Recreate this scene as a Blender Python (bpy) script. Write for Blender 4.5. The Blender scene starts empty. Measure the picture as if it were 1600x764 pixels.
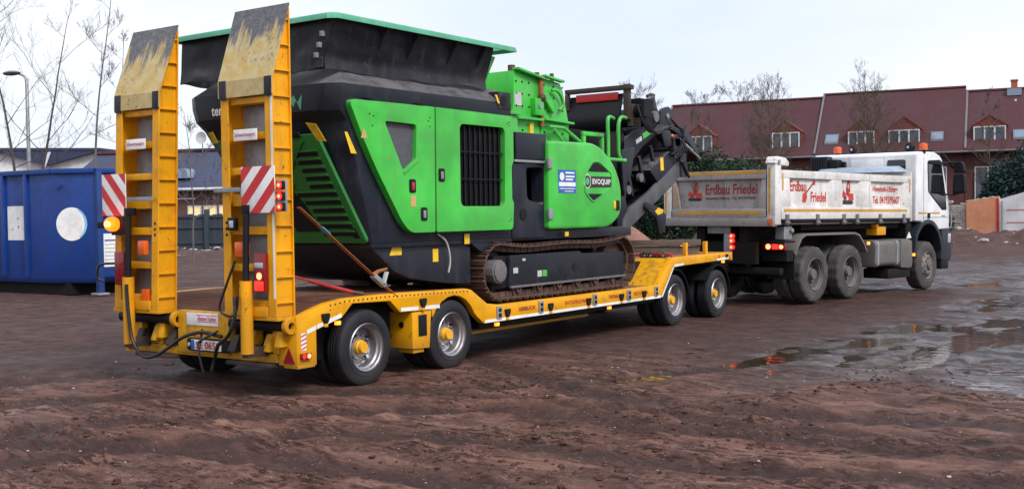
import bpy, bmesh, math, random
import numpy as np
from mathutils import Vector, Matrix
from mathutils.geometry import tessellate_polygon
R = math.radians
random.seed(7); rng = np.random.default_rng(11)
scene = bpy.context.scene
# ------------------------------------------------------------------ camera, sky, sun, exposure
cam_d = bpy.data.cameras.new('camera'); cam = bpy.data.objects.new('camera', cam_d)
scene.collection.objects.link(cam); scene.camera = cam
cam_d.sensor_fit = 'HORIZONTAL'; cam_d.sensor_width = 36.0; cam_d.lens = 1732.2/1600*36
cam_d.clip_start = 0.1; cam_d.clip_end = 4000
cam.matrix_world = Matrix(((0.5803, 0.0301, -0.8139, -8.4911), (-0.8143, 0.0030, -0.5805, -7.9537),
                           (-0.0150, 0.9995, 0.0262, 1.75), (0, 0, 0, 1)))
SUN_EL, SUN_AZ = R(46), R(-108)          # direction the light comes from (azimuth from +X towards +Y)
world = bpy.data.worlds.new('World'); scene.world = world; world.use_nodes = True
wn = world.node_tree.nodes; wl = world.node_tree.links; wn.clear()
w_out = wn.new('ShaderNodeOutputWorld'); w_bg = wn.new('ShaderNodeBackground'); w_sky = wn.new('ShaderNodeTexSky')
w_sky.sky_type = 'NISHITA'; w_sky.sun_disc = False; w_sky.sun_elevation = SUN_EL
w_sky.sun_rotation = math.pi/2 - SUN_AZ; w_sky.air_density = 1.0; w_sky.dust_density = 3.0
w_tc = wn.new('ShaderNodeTexCoord'); w_map = wn.new('ShaderNodeMapping'); w_map.inputs['Scale'].default_value = (1, 1, 3.2)
w_no = wn.new('ShaderNodeTexNoise'); w_no.inputs['Scale'].default_value = 1.7; w_no.inputs['Detail'].default_value = 5
w_ra = wn.new('ShaderNodeValToRGB')
w_ra.color_ramp.elements[0].position = 0.36; w_ra.color_ramp.elements[0].color = (7.9, 8.7, 10.4, 1)
w_ra.color_ramp.elements[1].position = 0.62; w_ra.color_ramp.elements[1].color = (9.9, 10.3, 10.9, 1)
w_mix = wn.new('ShaderNodeMix'); w_mix.data_type = 'RGBA'; w_mix.inputs['Factor'].default_value = 0.82
wl.new(w_tc.outputs['Generated'], w_map.inputs['Vector']); wl.new(w_map.outputs[0], w_no.inputs['Vector'])
wl.new(w_no.outputs['Fac'], w_ra.inputs[0]); wl.new(w_sky.outputs[0], w_mix.inputs['A']); wl.new(w_ra.outputs[0], w_mix.inputs['B'])
wl.new(w_mix.outputs['Result'], w_bg.inputs['Color']); w_bg.inputs['Strength'].default_value = 0.055
wl.new(w_bg.outputs[0], w_out.inputs[0])
sun_d = bpy.data.lights.new('sun', 'SUN'); sun = bpy.data.objects.new('sun', sun_d); scene.collection.objects.link(sun)
sun_d.energy = 1.5; sun_d.angle = R(20); sun_d.color = (1.0, 0.97, 0.92)
sun.rotation_euler = Vector((-math.cos(SUN_EL)*math.cos(SUN_AZ), -math.cos(SUN_EL)*math.sin(SUN_AZ), -math.sin(SUN_EL))).to_track_quat('-Z', 'Y').to_euler()
vs = scene.view_settings; vs.view_transform = 'Standard'; vs.look = 'None'; vs.exposure = 1.10; vs.gamma = 1.0; vs.use_curve_mapping = False

# ------------------------------------------------------------------ materials
def rgba(c): return (c[0], c[1], c[2], 1)
class NT:
    def __init__(s, name):
        s.m = bpy.data.materials.new(name); s.m.use_nodes = True; s.n = s.m.node_tree.nodes; s.l = s.m.node_tree.links
        s.b = s.n['Principled BSDF']; s.geo = None
    def pos(s):
        if s.geo is None: s.geo = s.n.new('ShaderNodeNewGeometry')
        return s.geo.outputs['Position']
    def put(s, sock, v):
        if hasattr(v, 'is_linked') or hasattr(v, 'links'): s.l.new(v, sock)
        elif isinstance(v, tuple) and len(v) == 3 and sock.type == 'RGBA': sock.default_value = rgba(v)
        else: sock.default_value = v
    def mapped(s, sc, rot=(0, 0, 0)):
        mp = s.n.new('ShaderNodeMapping'); mp.inputs['Scale'].default_value = sc; mp.inputs['Rotation'].default_value = rot
        s.l.new(s.pos(), mp.inputs['Vector']); return mp.outputs[0]
    def noise(s, scale, detail=5, rough=.6, vec=None, dist=0):
        t = s.n.new('ShaderNodeTexNoise'); t.inputs['Scale'].default_value = scale; t.inputs['Detail'].default_value = detail
        t.inputs['Roughness'].default_value = rough; t.inputs['Distortion'].default_value = dist
        s.l.new(vec if vec is not None else s.pos(), t.inputs['Vector']); return t.outputs['Fac']
    def ramp(s, v, a, b, lo=0., hi=1.):
        t = s.n.new('ShaderNodeMapRange'); t.interpolation_type = 'SMOOTHSTEP'
        s.l.new(v, t.inputs[0]); t.inputs[1].default_value = a; t.inputs[2].default_value = b
        t.inputs[3].default_value = lo; t.inputs[4].default_value = hi; return t.outputs[0]
    def math(s, op, a, b=0.):
        t = s.n.new('ShaderNodeMath'); t.operation = op; s.put(t.inputs[0], a); s.put(t.inputs[1], b); return t.outputs[0]
    def mix(s, f, a, b):
        t = s.n.new('ShaderNodeMix'); t.data_type = 'RGBA'; s.put(t.inputs['Factor'], f); s.put(t.inputs['A'], a); s.put(t.inputs['B'], b)
        return t.outputs['Result']
    def z(s):
        t = s.n.new('ShaderNodeSeparateXYZ'); s.l.new(s.pos(), t.inputs[0]); return t.outputs[2]
    def bump(s, h, strength, dist=.01):
        t = s.n.new('ShaderNodeBump'); t.inputs['Strength'].default_value = strength; t.inputs['Distance'].default_value = dist
        s.put(t.inputs['Height'], h); s.l.new(t.outputs[0], s.b.inputs['Normal'])
    def done(s, col, rough, metal=0., spec=None):
        s.put(s.b.inputs['Base Color'], col); s.put(s.b.inputs['Roughness'], rough); s.put(s.b.inputs['Metallic'], metal)
        if spec is not None: s.b.inputs['Specular IOR Level'].default_value = spec
        return s.m
MUD = (0.105, 0.066, 0.050)
def paint(name, col, rough=.42, dirt=.35, dcol=MUD, scale=3., streak=.25, splash=None, chips=0., ccol=(.10, .04, .02), metal=0., bump=.06, spec=None, var=.12, dust_light=None):
    t = NT(name)
    base = t.mix(t.ramp(t.noise(1.3, 3), .3, .7), tuple(c*(1-var) for c in col), tuple(min(1, c*(1+var)) for c in col))
    d = t.math('MULTIPLY', t.ramp(t.noise(scale, 8, .68), .44, .72), dirt)
    if streak:
        s = t.math('MULTIPLY', t.ramp(t.noise(1., 4, .6, t.mapped((9, 9, .7))), .5, .74), streak); d = t.math('MAXIMUM', d, s)
    if splash:
        zz = t.math('ADD', t.z(), t.math('MULTIPLY', t.math('SUBTRACT', t.noise(2.2, 7, .7), .5), (splash[1]-splash[0])*1.3))
        s = t.ramp(zz, splash[1], splash[0], 0, splash[2]); d = t.math('MAXIMUM', d, s)
    c = t.mix(d, base, dcol)
    if dust_light:      # dusty film on faces turned upwards, its paleness also standing in for light
        t.pos(); sn = t.n.new('ShaderNodeSeparateXYZ'); t.l.new(t.geo.outputs['Normal'], sn.inputs[0])
        k = t.math('MULTIPLY', t.ramp(sn.outputs[2], .15, .6), t.ramp(t.noise(2.6, 7, .7, t.mapped((1.6, 3, 1))), .30, .62, .25, dust_light[1])); c = t.mix(k, c, dust_light[0]); d = t.math('MAXIMUM', d, k)
    if chips:
        k = t.ramp(t.noise(17, 5, .75, None, .4), .68-.12*chips, .71-.12*chips); c = t.mix(k, c, ccol); d = t.math('MAXIMUM', d, k)
    r = t.math('ADD', rough, t.math('MULTIPLY', d, min(.45, .9-rough)))
    if bump: t.bump(t.noise(38, 4), bump, .004)
    return t.done(c, r, metal, spec)
def glow(name, col, strength, base=None):
    t = NT(name); t.b.inputs['Emission Color'].default_value = rgba(col); t.b.inputs['Emission Strength'].default_value = strength
    return t.done(base or col, .25)
def plain(name, col, rough=.5, metal=0., spec=None):
    t = NT(name); n = t.noise(6, 5)
    return t.done(t.mix(t.ramp(n, .3, .75), tuple(c*.85 for c in col), col), rough, metal, spec)
YEL = (0.74, 0.335, 0.003); GRN = (0.040, 0.44, 0.042)
M = {}
M['yellow'] = paint('yellow trailer paint', YEL, .38, .20, (.22, .10, .02), 4, .2, (.28, .5, .5), .5, spec=.35)
M['yellow_ramp'] = paint('yellow ramp paint', (.74, .330, .003), .42, .40, (.30, .13, .012), 4, .4, (.6, 1.1, .5), .42, (.09, .045, .025), spec=.3)
M['yellow_clean'] = paint('yellow label film', (.80, .50, .02), .45, .25, (.12, .08, .03), 9, .2)
M['yellow_rusty'] = paint('rusty worn yellow paint', (.70, .34, .006), .5, .65, (.10, .055, .028), 5, .5, (.25, .6, .5), .55, (.07, .035, .022), spec=.3)
M['rim_yellow'] = paint('yellow hub paint', (.75, .36, .01), .45, .3, (.12, .07, .03), 12, 0)
def worn_plate():
    t = NT('worn yellow ramp plate')
    big = t.noise(2.6, 6, .7); fine = t.noise(26, 6, .75)
    steel = t.mix(t.ramp(fine, .35, .7), (.055, .06, .075), (.17, .16, .16))
    yel = t.mix(t.ramp(t.noise(7, 5), .3, .7), (.46, .31, .085), (.50, .41, .22))
    zz = t.math('ADD', t.z(), t.math('MULTIPLY', t.math('SUBTRACT', t.noise(3.4, 5, .75, t.mapped((1, 2.2, .35))), .5), 1.5))
    top = t.ramp(zz, 3.38, 3.62)
    k = t.math('MAXIMUM', top, t.math('MULTIPLY', t.ramp(fine, .52, .64), t.ramp(big, .45, .62)))
    t.bump(fine, .25, .006)
    return t.done(t.mix(k, yel, steel), t.ramp(fine, .2, .8, .42, .7))
M['worn'] = worn_plate()
M['green'] = paint('green machine paint', GRN, .30, .45, (.10, .27, .085), 2.0, .5, (.9, 1.9, .38), .40, (.20, .20, .16), spec=.5, var=.22, dust_light=((.15, .30, .13), .55))
M['green_lip'] = paint('dusty green hopper edge', (.060, .33, .19), .5, .55, (.26, .42, .33), 5, .3)
M['green_shaded'] = paint('shaded green grille paint', (.012, .155, .020), .45, .4, (.03, .06, .03), 3, .2)  # machine green with the shade of hopper and ramps put into the colour
M['anthracite'] = paint('anthracite machine paint', (.011, .013, .0225), .42, .38, (.046, .046, .057), 2.2, .42, (.5, 1.3, .2), .15, (.08, .06, .05), spec=.32, dust_light=((.13, .12, .125), .85))
M['hopper'] = paint('dusty dark hopper steel', (.013, .014, .020), .5, .55, (.070, .066, .072), 1.8, .55, None, .35, (.12, .09, .075), bump=.25, spec=.3, dust_light=((.12, .11, .11), .8))
M['black'] = paint('black matt parts', (.006, .006, .008), .6, .35, (.022, .019, .018), 4, .2, spec=.25)
M['rubber'] = paint('black tyre rubber', (.012, .013, .018), .6, .4, (.042, .036, .036), 3.2, 0, (0, .26, .5), bump=.3, spec=.3)
M['tyre_mud'] = paint('muddy grey tyre rubber', (.060, .055, .056), .8, .8, (.135, .118, .112), 3, 0, None, bump=.4, spec=.2)
M['belt'] = paint('conveyor belt rubber', (.006, .006, .007), .45, .3, (.018, .017, .016), 2, .3, spec=.3)
M['steel_rim'] = paint('silver wheel steel', (.40, .39, .41), .38, .65, (.12, .095, .085), 7, 0, None, .3, (.12, .07, .05), metal=.9)
M['rim_dark'] = paint('muddy wheel steel', (.10, .095, .095), .6, .6, (.13, .105, .095), 6, 0, None, 0)
M['galv'] = paint('dull galvanised steel', (.30, .31, .33), .5, .45, (.10, .085, .08), 6, .4, metal=.35)
M['rust'] = paint('rusty track steel', (.085, .045, .033), .62, .7, (.165, .095, .066), 9, 0, None, .5, (.04, .022, .018), metal=.25, bump=.5)
M['rust_dark'] = paint('dark greasy track steel', (.045, .030, .026), .6, .6, (.11, .065, .05), 8, 0, None, 0, metal=.2, bump=.4)
M['deck'] = paint('worn rusty deck plate', (.20, .088, .056), .6, .7, (.24, .14, .105), 5, 0, None, .6, (.36, .19, .02), bump=.5)
M['white'] = paint('white truck paint', (.76, .77, .80), .33, .25, (.34, .30, .28), 3, .4, (1.0, 1.9, .38))
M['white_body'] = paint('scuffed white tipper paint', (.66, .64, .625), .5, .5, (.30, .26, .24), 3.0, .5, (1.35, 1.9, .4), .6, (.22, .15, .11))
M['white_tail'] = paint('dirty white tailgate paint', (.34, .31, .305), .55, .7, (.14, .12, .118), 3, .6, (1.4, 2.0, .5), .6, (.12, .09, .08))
M['sign_white'] = paint('white sign film', (.78, .77, .76), .45, .3, (.32, .28, .25), 7, .2)
M['red_film'] = paint('red reflective film', (.55, .012, .014), .35, .2, (.2, .05, .04), 6, .1)
M['letter_red'] = paint('red lettering film', (.52, .030, .016), .5, .35, (.26, .10, .07), 14, .2)
M['letter_dull'] = paint('faded red lettering film', (.30, .022, .016), .6, .5, (.13, .06, .05), 14, .2)
M['letter_dark'] = plain('dark lettering film', (.03, .02, .02), .6)
M['pink'] = plain('magenta lettering film', (.55, .02, .10), .5)
M['blue_film'] = plain('blue sticker film', (.03, .11, .42), .4)
M['white_film'] = plain('white lettering film', (.80, .80, .80), .45)
M['ochre'] = paint('ochre reflective tape', (.55, .27, .025), .45, .6, (.28, .15, .05), 10, .2)
M['lamp_red'] = glow('lit red lamp', (1, .02, .012), 1.1, (.5, .01, .01))
M['lamp_red_core'] = glow('lit red lamp core', (1, .16, .07), 2.6, (.8, .05, .03))
M['lamp_amber'] = glow('lit amber lamp', (1, .42, .08), 3.2, (.3, .05, .0))
M['beacon_lens'] = glow('glowing amber lens', (1, .14, .004), 1.5, (.25, .03, .0))
M['lamp_marker'] = glow('lit amber marker lamp', (1, .24, .01), 1.3, (.9, .3, .02))
M['lens_red'] = plain('dark red lamp lens', (.22, .010, .012), .2)
M['lens_orange'] = plain('orange lamp lens', (.75, .11, .01), .25)
M['lens_clear'] = plain('clear lamp lens', (.45, .46, .50), .12)
M['strap'] = paint('dirty orange strap webbing', (.30, .105, .035), .85, .6, (.13, .075, .05), 12, 0)
M['red_chain'] = paint('red load chain paint', (.42, .015, .018), .45, .4, (.12, .04, .03), 12, 0)
M['glass'] = plain('dark cab glass', (.010, .013, .018), .06, 0, .7)
M['window'] = plain('house window glass', (.045, .060, .085), .06, 0, .8)
M['lit'] = glow('lit window pane', (1.0, .80, .40), .22, (.6, .5, .3))
M['skyglass'] = plain('roof window glass', (.16, .22, .32), .05, 0, 1.0)
M['frame_white'] = plain('white window frame', (.62, .62, .65), .5)
M['hose'] = plain('black hydraulic hose', (.012, .012, .014), .4)
M['wire_white'] = plain('pale cable', (.5, .5, .5), .5)
M['plastic_navy'] = paint('dark navy cab plastic', (.009, .013, .026), .42, .4, (.05, .042, .04), 4, .25, (.3, 1.0, .45), spec=.35)
M['tank'] = paint('muddy grey tank metal', (.15, .14, .135), .55, .7, (.10, .08, .072), 3.5, .5, (.4, 1.1, .5), metal=.2)
M['chassis'] = paint('black muddy chassis', (.008, .007, .007), .7, .5, (.026, .021, .019), 3, .3, spec=.2)
M['guard'] = paint('muddy grey mudguard', (.14, .125, .12), .6, .7, (.115, .09, .08), 4, .4)
M['container'] = paint('blue container paint', (.003, .036, .21), .42, .45, (.010, .022, .07), 2.2, .35, (-.1, .7, .55), .35, (.10, .045, .03))
M['container_dark'] = paint('darker blue container paint', (.005, .040, .19), .5, .5, (.014, .02, .05), 2.2, .4, (-.1, .7, .5), .4, (.09, .045, .03))
M['bark'] = paint('grey brown bark', (.060, .050, .050), .9, .5, (.10, .095, .085), 12, 0, bump=.4)
M['bark_birch'] = paint('pale bark', (.13, .115, .115), .85, .6, (.06, .05, .05), 9, 0, bump=.3)
M['timber'] = paint('weathered timber', (.115, .085, .065), .85, .7, (.060, .045, .036), 9, .2, bump=.5)
M['board'] = paint('dark blue grey fence board', (.030, .040, .058), .75, .5, (.055, .058, .065), 4, .4, (0, .5, .5))
M['orange_wall'] = paint('orange painted render', (.62, .24, .125), .8, .5, (.62, .38, .27), 1.2, .25, (-.3, .6, .3), .3, (.55, .45, .4))
M['white_wall'] = paint('white painted wall', (.66, .65, .66), .8, .4, (.42, .38, .36), .9, .3, (-.3, .5, .4))
M['pink_trim'] = plain('faded red trim', (.50, .14, .13), .7)
M['rubble'] = paint('pale broken masonry', (.42, .37, .34), .9, .7, (.20, .14, .12), 4, 0, bump=.6)
M['roof_metal'] = plain('grey gutter metal', (.16, .15, .16), .5)
M['terracotta'] = paint('orange chimney brick', (.34, .085, .04), .85, .5, (.2, .06, .04), 4, 0)
M['dish'] = plain('pale dish metal', (.5, .5, .52), .5)
M['sand'] = paint('reddish gravel', (.24, .115, .085), .95, .8, (.34, .19, .15), 14, 0, None, .6, (.12, .055, .04), bump=.8)

# ------------------------------------------------------------------ mesh building
COL = scene.collection
ORG = {}
class MB:
    def __init__(s): s.v = []; s.f = []
    def add(s, vs, fs):
        o = len(s.v); s.v += [tuple(v) for v in vs]; s.f += [tuple(i+o for i in f) for f in fs]; return s
    def box(s, x0, x1, y0, y1, z0, z1):
        return s.add([(x0,y0,z0),(x1,y0,z0),(x1,y1,z0),(x0,y1,z0),(x0,y0,z1),(x1,y0,z1),(x1,y1,z1),(x0,y1,z1)],
                     [(0,3,2,1),(4,5,6,7),(0,1,5,4),(1,2,6,5),(2,3,7,6),(3,0,4,7)])
    def hexa(s, p): # 8 corners, bottom ring then top ring
        return s.add(p, [(0,3,2,1),(4,5,6,7),(0,1,5,4),(1,2,6,5),(2,3,7,6),(3,0,4,7)])
    def bar(s, a, b, w, h, up=(0,0,1)):
        a, b = Vector(a), Vector(b); d = (b-a).normalized(); u = Vector(up)
        if abs(d.dot(u)) > .97: u = Vector((1,0,0))
        r = d.cross(u).normalized()*w/2; u = r.normalized().cross(d)*h/2
        return s.hexa([a-r-u, b-r-u, b+r-u, a+r-u, a-r+u, b-r+u, b+r+u, a+r+u])
    def prism(s, poly, c0, c1, ax='y', holes=()):
        def mp(p, c): return {'y': (p[0], c, p[1]), 'x': (c, p[0], p[1]), 'z': (p[0], p[1], c)}[ax]
        loops = [list(poly)]+[list(h) for h in holes]; flat = [p for l in loops for p in l]; n = len(flat)
        if holes: tri = [tuple(t) for t in tessellate_polygon([[Vector((p[0], p[1], 0)) for p in l] for l in loops])]
        else: tri = [tuple(range(n))]
        fs = [t for t in tri]+[tuple(i+n for i in reversed(t)) for t in tri]; o = 0
        for l in loops:
            for i in range(len(l)):
                a, b = o+i, o+(i+1) % len(l); fs.append((a, a+n, b+n, b))
            o += len(l)
        return s.add([mp(p, c0) for p in flat]+[mp(p, c1) for p in flat], fs)
    def cyl(s, a, b, r0, r1=None, n=16, cap=True):
        r1 = r0 if r1 is None else r1; a, b = Vector(a), Vector(b); d = (b-a).normalized()
        u = d.orthogonal().normalized(); w = d.cross(u); vs = []
        for c, r in ((a, r0), (b, r1)):
            vs += [c+(u*math.cos(2*math.pi*i/n)+w*math.sin(2*math.pi*i/n))*r for i in range(n)]
        fs = [(i, (i+1) % n, n+(i+1) % n, n+i) for i in range(n)]
        if cap: fs += [tuple(reversed(range(n))), tuple(range(n, 2*n))]
        return s.add(vs, fs)
    def tube(s, pts, r, n=8, r1=None):
        P = [Vector(p) for p in pts]; k = len(P); vs = []; u = None
        for i, p in enumerate(P):
            d = (P[min(i+1, k-1)]-P[max(i-1, 0)]).normalized()
            u = d.orthogonal().normalized() if u is None else (u-d*u.dot(d)).normalized()
            w = d.cross(u); rr = r if r1 is None else r+(r1-r)*i/(k-1)
            vs += [p+(u*math.cos(2*math.pi*j/n)+w*math.sin(2*math.pi*j/n))*rr for j in range(n)]
        fs = [(i*n+j, i*n+(j+1) % n, (i+1)*n+(j+1) % n, (i+1)*n+j) for i in range(k-1) for j in range(n)]
        fs += [tuple(reversed(range(n))), tuple(range((k-1)*n, k*n))]
        return s.add(vs, fs)
    def lathe(s, prof, c=(0,0,0), n=48, closed=True): # profile (radius, y); axis y
        vs = []; k = len(prof)
        for i in range(n):
            a = 2*math.pi*i/n
            vs += [(c[0]+r*math.cos(a), c[1]+y, c[2]+r*math.sin(a)) for r, y in prof]
        fs = []
        for i in range(n):
            j = (i+1) % n
            for m in range(k if closed else k-1):
                q = (m+1) % k; fs.append((i*k+m, j*k+m, j*k+q, i*k+q))
        return s.add(vs, fs)
    def ball(s, c, r, sub=2, sq=(1,1,1), jit=0.):
        bm = bmesh.new(); bmesh.ops.create_icosphere(bm, subdivisions=sub, radius=1)
        vs = []
        for v in bm.verts:
            q = r*(1+jit*(random.random()-.5)*2); vs.append((c[0]+v.co.x*q*sq[0], c[1]+v.co.y*q*sq[1], c[2]+v.co.z*q*sq[2]))
        bm.verts.index_update(); fs = [tuple(v.index for v in f.verts) for f in bm.faces]; bm.free(); return s.add(vs, fs)
def mesh_of(mb, name, mat, bevel=0., seg=2, smooth=30):
    xs = np.array(mb.v); c = (xs.min(0)+xs.max(0))/2
    me = bpy.data.meshes.new(name); me.from_pydata([tuple(v) for v in xs-c], [], mb.f); me.validate()
    bm = bmesh.new(); bm.from_mesh(me); bmesh.ops.recalc_face_normals(bm, faces=bm.faces)
    if bevel:
        es = [e for e in bm.edges if len(e.link_faces) == 2 and e.calc_face_angle(0) > R(28)]
        bmesh.ops.bevel(bm, geom=es, offset=bevel, segments=seg, profile=.6, affect='EDGES', clamp_overlap=True)
    bm.to_mesh(me); bm.free()
    if smooth:
        for p in me.polygons: p.use_smooth = True
        me.set_sharp_from_angle(angle=R(smooth))
    if mat is not None: me.materials.append(M[mat] if isinstance(mat, str) else mat)
    return me, Vector(c)
def place(name, me, c, parent):
    o = bpy.data.objects.new(name, me); COL.objects.link(o); c = Vector(c); ORG[o] = c
    if parent is not None: o.parent = parent; o.location = c-ORG[parent]
    else: o.location = c
    return o
def islands(mb):   # groups of pieces that touch one another
    n = len(mb.v); par = list(range(n))
    def root(i):
        while par[i] != i: par[i] = par[par[i]]; i = par[i]
        return i
    for f in mb.f:
        r = root(f[0])
        for i in f[1:]: par[root(i)] = r
    g = {}
    for i in range(n): g.setdefault(root(i), []).append(i)
    if len(g) < 2: return None
    V = np.array(mb.v); bb = [(V[ix].min(0)-.004, V[ix].max(0)+.004, ix) for ix in g.values()]; k = len(bb); cl = list(range(k))
    def rc(i):
        while cl[i] != i: i = cl[i]
        return i
    for i in range(k):
        for j in range(i):
            if (bb[i][0] < bb[j][1]).all() and (bb[j][0] < bb[i][1]).all(): cl[rc(i)] = rc(j)
    out = {}
    for i in range(k): out.setdefault(rc(i), []).extend(bb[i][2])
    if len(out) < 2: return None
    res = []
    for ix in out.values():
        m = {o: q for q, o in enumerate(sorted(ix))}; b = MB(); b.v = [mb.v[o] for o in sorted(ix)]; b.f = [tuple(m[i] for i in f) for f in mb.f if f[0] in m]; res.append(b)
    return res
def part(name, mb, mat, parent, bevel=0., seg=2, smooth=30, label=None, kind=None):
    if kind != 'stuff' and parent is not None and len(mb.v) < 3000:
        sp = islands(mb)
        if sp and len(sp) <= 12: return [part(name, b, mat, parent, bevel, seg, smooth, label, kind) for b in sp][0]
    me, c = mesh_of(mb, name, mat, bevel, seg, smooth); o = place(name, me, c, parent)
    if label: o['label'] = label
    if kind: o['kind'] = kind
    return o
def again(src, name, c, parent, rz=0.): # the same mesh once more at another place
    o = place(name, src.data, c, parent); o.rotation_euler = (0, 0, rz); return o
def tag(o, label, cat, group=None, kind=None):
    o['label'] = label; o['category'] = cat
    if group: o['group'] = group
    o['kind'] = kind or 'thing'
    return o
def thing(name, label, cat, base=(0,0,0), group=None):
    o = bpy.data.objects.new(name, None); COL.objects.link(o); o.empty_display_size = .3; o.location = base; ORG[o] = Vector(base)
    return tag(o, label, cat, group)
def structure(o): o['kind'] = 'structure'; return o
def rounded(poly, r, n=4): # round the corners of a polygon; r is one radius or one per corner
    out = []; k = len(poly); rs = r if isinstance(r, (list, tuple)) else [r]*k
    for i in range(k):
        p, a, b = Vector(poly[i]), Vector(poly[i-1]), Vector(poly[(i+1) % k]); da, db = a-p, b-p
        q = min(rs[i], da.length*.45, db.length*.45)
        if q < 1e-4: out.append(tuple(p)); continue
        s, e = p+da.normalized()*q, p+db.normalized()*q
        for j in range(n+1):
            t = j/n; out.append(tuple(s*(1-t)**2+p*2*t*(1-t)+e*t*t))
    return out
def text(name, body, mat, parent, org, xd, yd, height, width=None, bold=.012, lift=.004):
    cu = bpy.data.curves.new('lettering', 'FONT'); cu.body = body; cu.size = 1; cu.extrude = .0; cu.offset = bold; cu.resolution_u = 3
    ob = bpy.data.objects.new('lettering', cu); COL.objects.link(ob)
    dg = bpy.context.evaluated_depsgraph_get(); me = bpy.data.meshes.new_from_object(ob.evaluated_get(dg))
    bpy.data.objects.remove(ob); bpy.data.curves.remove(cu)
    v = np.array([list(q.co) for q in me.vertices]); v[:, 0] -= v[:, 0].min(); v[:, 1] -= v[:, 1].min(); v /= v[:, 1].max()
    sx = height if width is None else width/v[:, 0].max()
    X, Y = Vector(xd).normalized(), Vector(yd).normalized(); N = X.cross(Y)
    mb = MB(); mb.v = [tuple(Vector(org)+X*(a[0]*sx)+Y*(a[1]*height)+N*lift) for a in v]
    mb.f = [tuple(p.vertices) for p in me.polygons]; bpy.data.meshes.remove(me)
    me2, c = mesh_of(mb, name, mat, 0, 0, 0); return place(name, me2, c, parent)
def decal(name, mat, parent, org, xd, yd, poly, lift=.003, thick=.0015): # thin film on a surface
    X, Y = Vector(xd).normalized(), Vector(yd).normalized(); N = X.cross(Y); o = Vector(org); n = len(poly)
    mb = MB(); mb.add([o+X*p[0]+Y*p[1]+N*lift for p in poly]+[o+X*p[0]+Y*p[1]+N*(lift-thick) for p in poly],
                      [tuple(range(n)), tuple(reversed(range(n, 2*n)))]+[(i, i+n, (i+1) % n+n, (i+1) % n) for i in range(n)])
    return part(name, mb, mat, parent, smooth=0)
def rect(w, h, x=0, y=0): return [(x, y), (x+w, y), (x+w, y+h), (x, y+h)]
def circ(r, n=24, x=0, y=0): return [(x+r*math.cos(2*math.pi*i/n), y+r*math.sin(2*math.pi*i/n)) for i in range(n)]
# ------------------------------------------------------------------ noise for terrain
_perm = rng.permutation(512)
def vnoise(x, y, seed=0):
    xi = np.floor(x).astype(int); yi = np.floor(y).astype(int); fx, fy = x-xi, y-yi
    fx = fx*fx*fx*(fx*(fx*6-15)+10); fy = fy*fy*fy*(fy*(fy*6-15)+10)
    def h(a, b): return _perm[(_perm[(a+seed*57) % 512]+b) % 512]/255.5-1
    return (h(xi, yi)*(1-fx)+h(xi+1, yi)*fx)*(1-fy)+(h(xi, yi+1)*(1-fx)+h(xi+1, yi+1)*fx)*fy
def fbm(x, y, o=4, seed=0, g=.5):
    s = 0; a = 1
    for i in range(o):
        c, d = math.cos(.6*i), math.sin(.6*i)
        s = s+a*vnoise((x*c-y*d)*2**i, (x*d+y*c)*2**i, seed+i); a *= g
    return s
def sstep(a, b, x): t = np.clip((x-a)/(b-a), 0, 1); return t*t*(3-2*t)
RUTS = [([(-6, 1.6), (-2.6, .4), (-1.12, -.95), (-.4, -2.16), (-.48, -3.51), (-.29, -5.06), (-.24, -6.6), (0, -9)], .20, .040),
        ([(-3.9, 2), (-3.69, .54), (-3.03, -1.01), (-2.74, -2.72), (-2.76, -4.2), (-2.5, -6)], .26, .042),
        ([(2.6, 1.2), (2.32, .27), (1.3, -1.3), (.75, -2.2), (.47, -3.63), (.86, -5.3), (1.2, -7)], .22, .036),
        ([(-8, 5), (-4, 3.0), (-1.5, 1.2), (.6, -1.4), (2.5, -2.4), (6, -3.2), (10, -4.2), (15, -5)], .20, .030),
        ([(-7.5, 6.5), (-3.6, 4.6), (-1.0, 3.0)], .22, .04), ([(4, -4.3), (7, -4.4), (10, -5.0), (16, -6)], .22, .035), ([(4.2, -5.4), (7, -5.5), (11, -6.2), (16, -7)], .24, .04),
        ([(-5.5, .2), (-3.2, -.6), (-1.9, -1.5), (-1.62, -2.9), (-1.5, -4.6), (-1.0, -6.8)], .18, .032), ([(-3.2, 3.2), (-1.6, 1.4), (-.1, -.9), (.1, -2.4), (-.05, -4), (.2, -6), (.4, -8)], .13, .024)]
def seg_d(x, y, pl):
    best = np.full(x.shape, 1e9); run = 0; al = np.zeros(x.shape)
    for (ax, ay), (bx, by) in zip(pl[:-1], pl[1:]):
        dx, dy = bx-ax, by-ay; L = math.hypot(dx, dy); t = np.clip(((x-ax)*dx+(y-ay)*dy)/(L*L), 0, 1)
        d = np.hypot(x-ax-t*dx, y-ay-t*dy); m = d < best; al = np.where(m, run+t*L, al); best = np.where(m, d, best); run += L
    return best, al
def wet_mask(x, y):
    a = np.exp(-(((x-7.3)/4.5)**4+((y+4.2+.05*(x-6))/1.9)**4)); b = np.exp(-(((x-15.5)/4.5)**4+((y+3.9+.12*(x-15))/1.3)**4))
    c = np.exp(-(((x-4.1)/1.5)**4+((y+5.3)/.9)**4)); d = .8*np.exp(-(((x-24)/9)**4+((y+1.5)/4)**4)); f_ = .30*np.exp(-(((x-12)/7)**4+((y+1.2)/1.6)**4)); d = np.maximum(d, f_); e = .16*np.exp(-(((x+2.5)/3.5)**4+((y-4.6)/1.3)**4))
    return np.clip(np.maximum.reduce([a, b, c, d, e])*(1+.35*fbm(x*.8, y*.8, 3, 40)), 0, 1)
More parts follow.
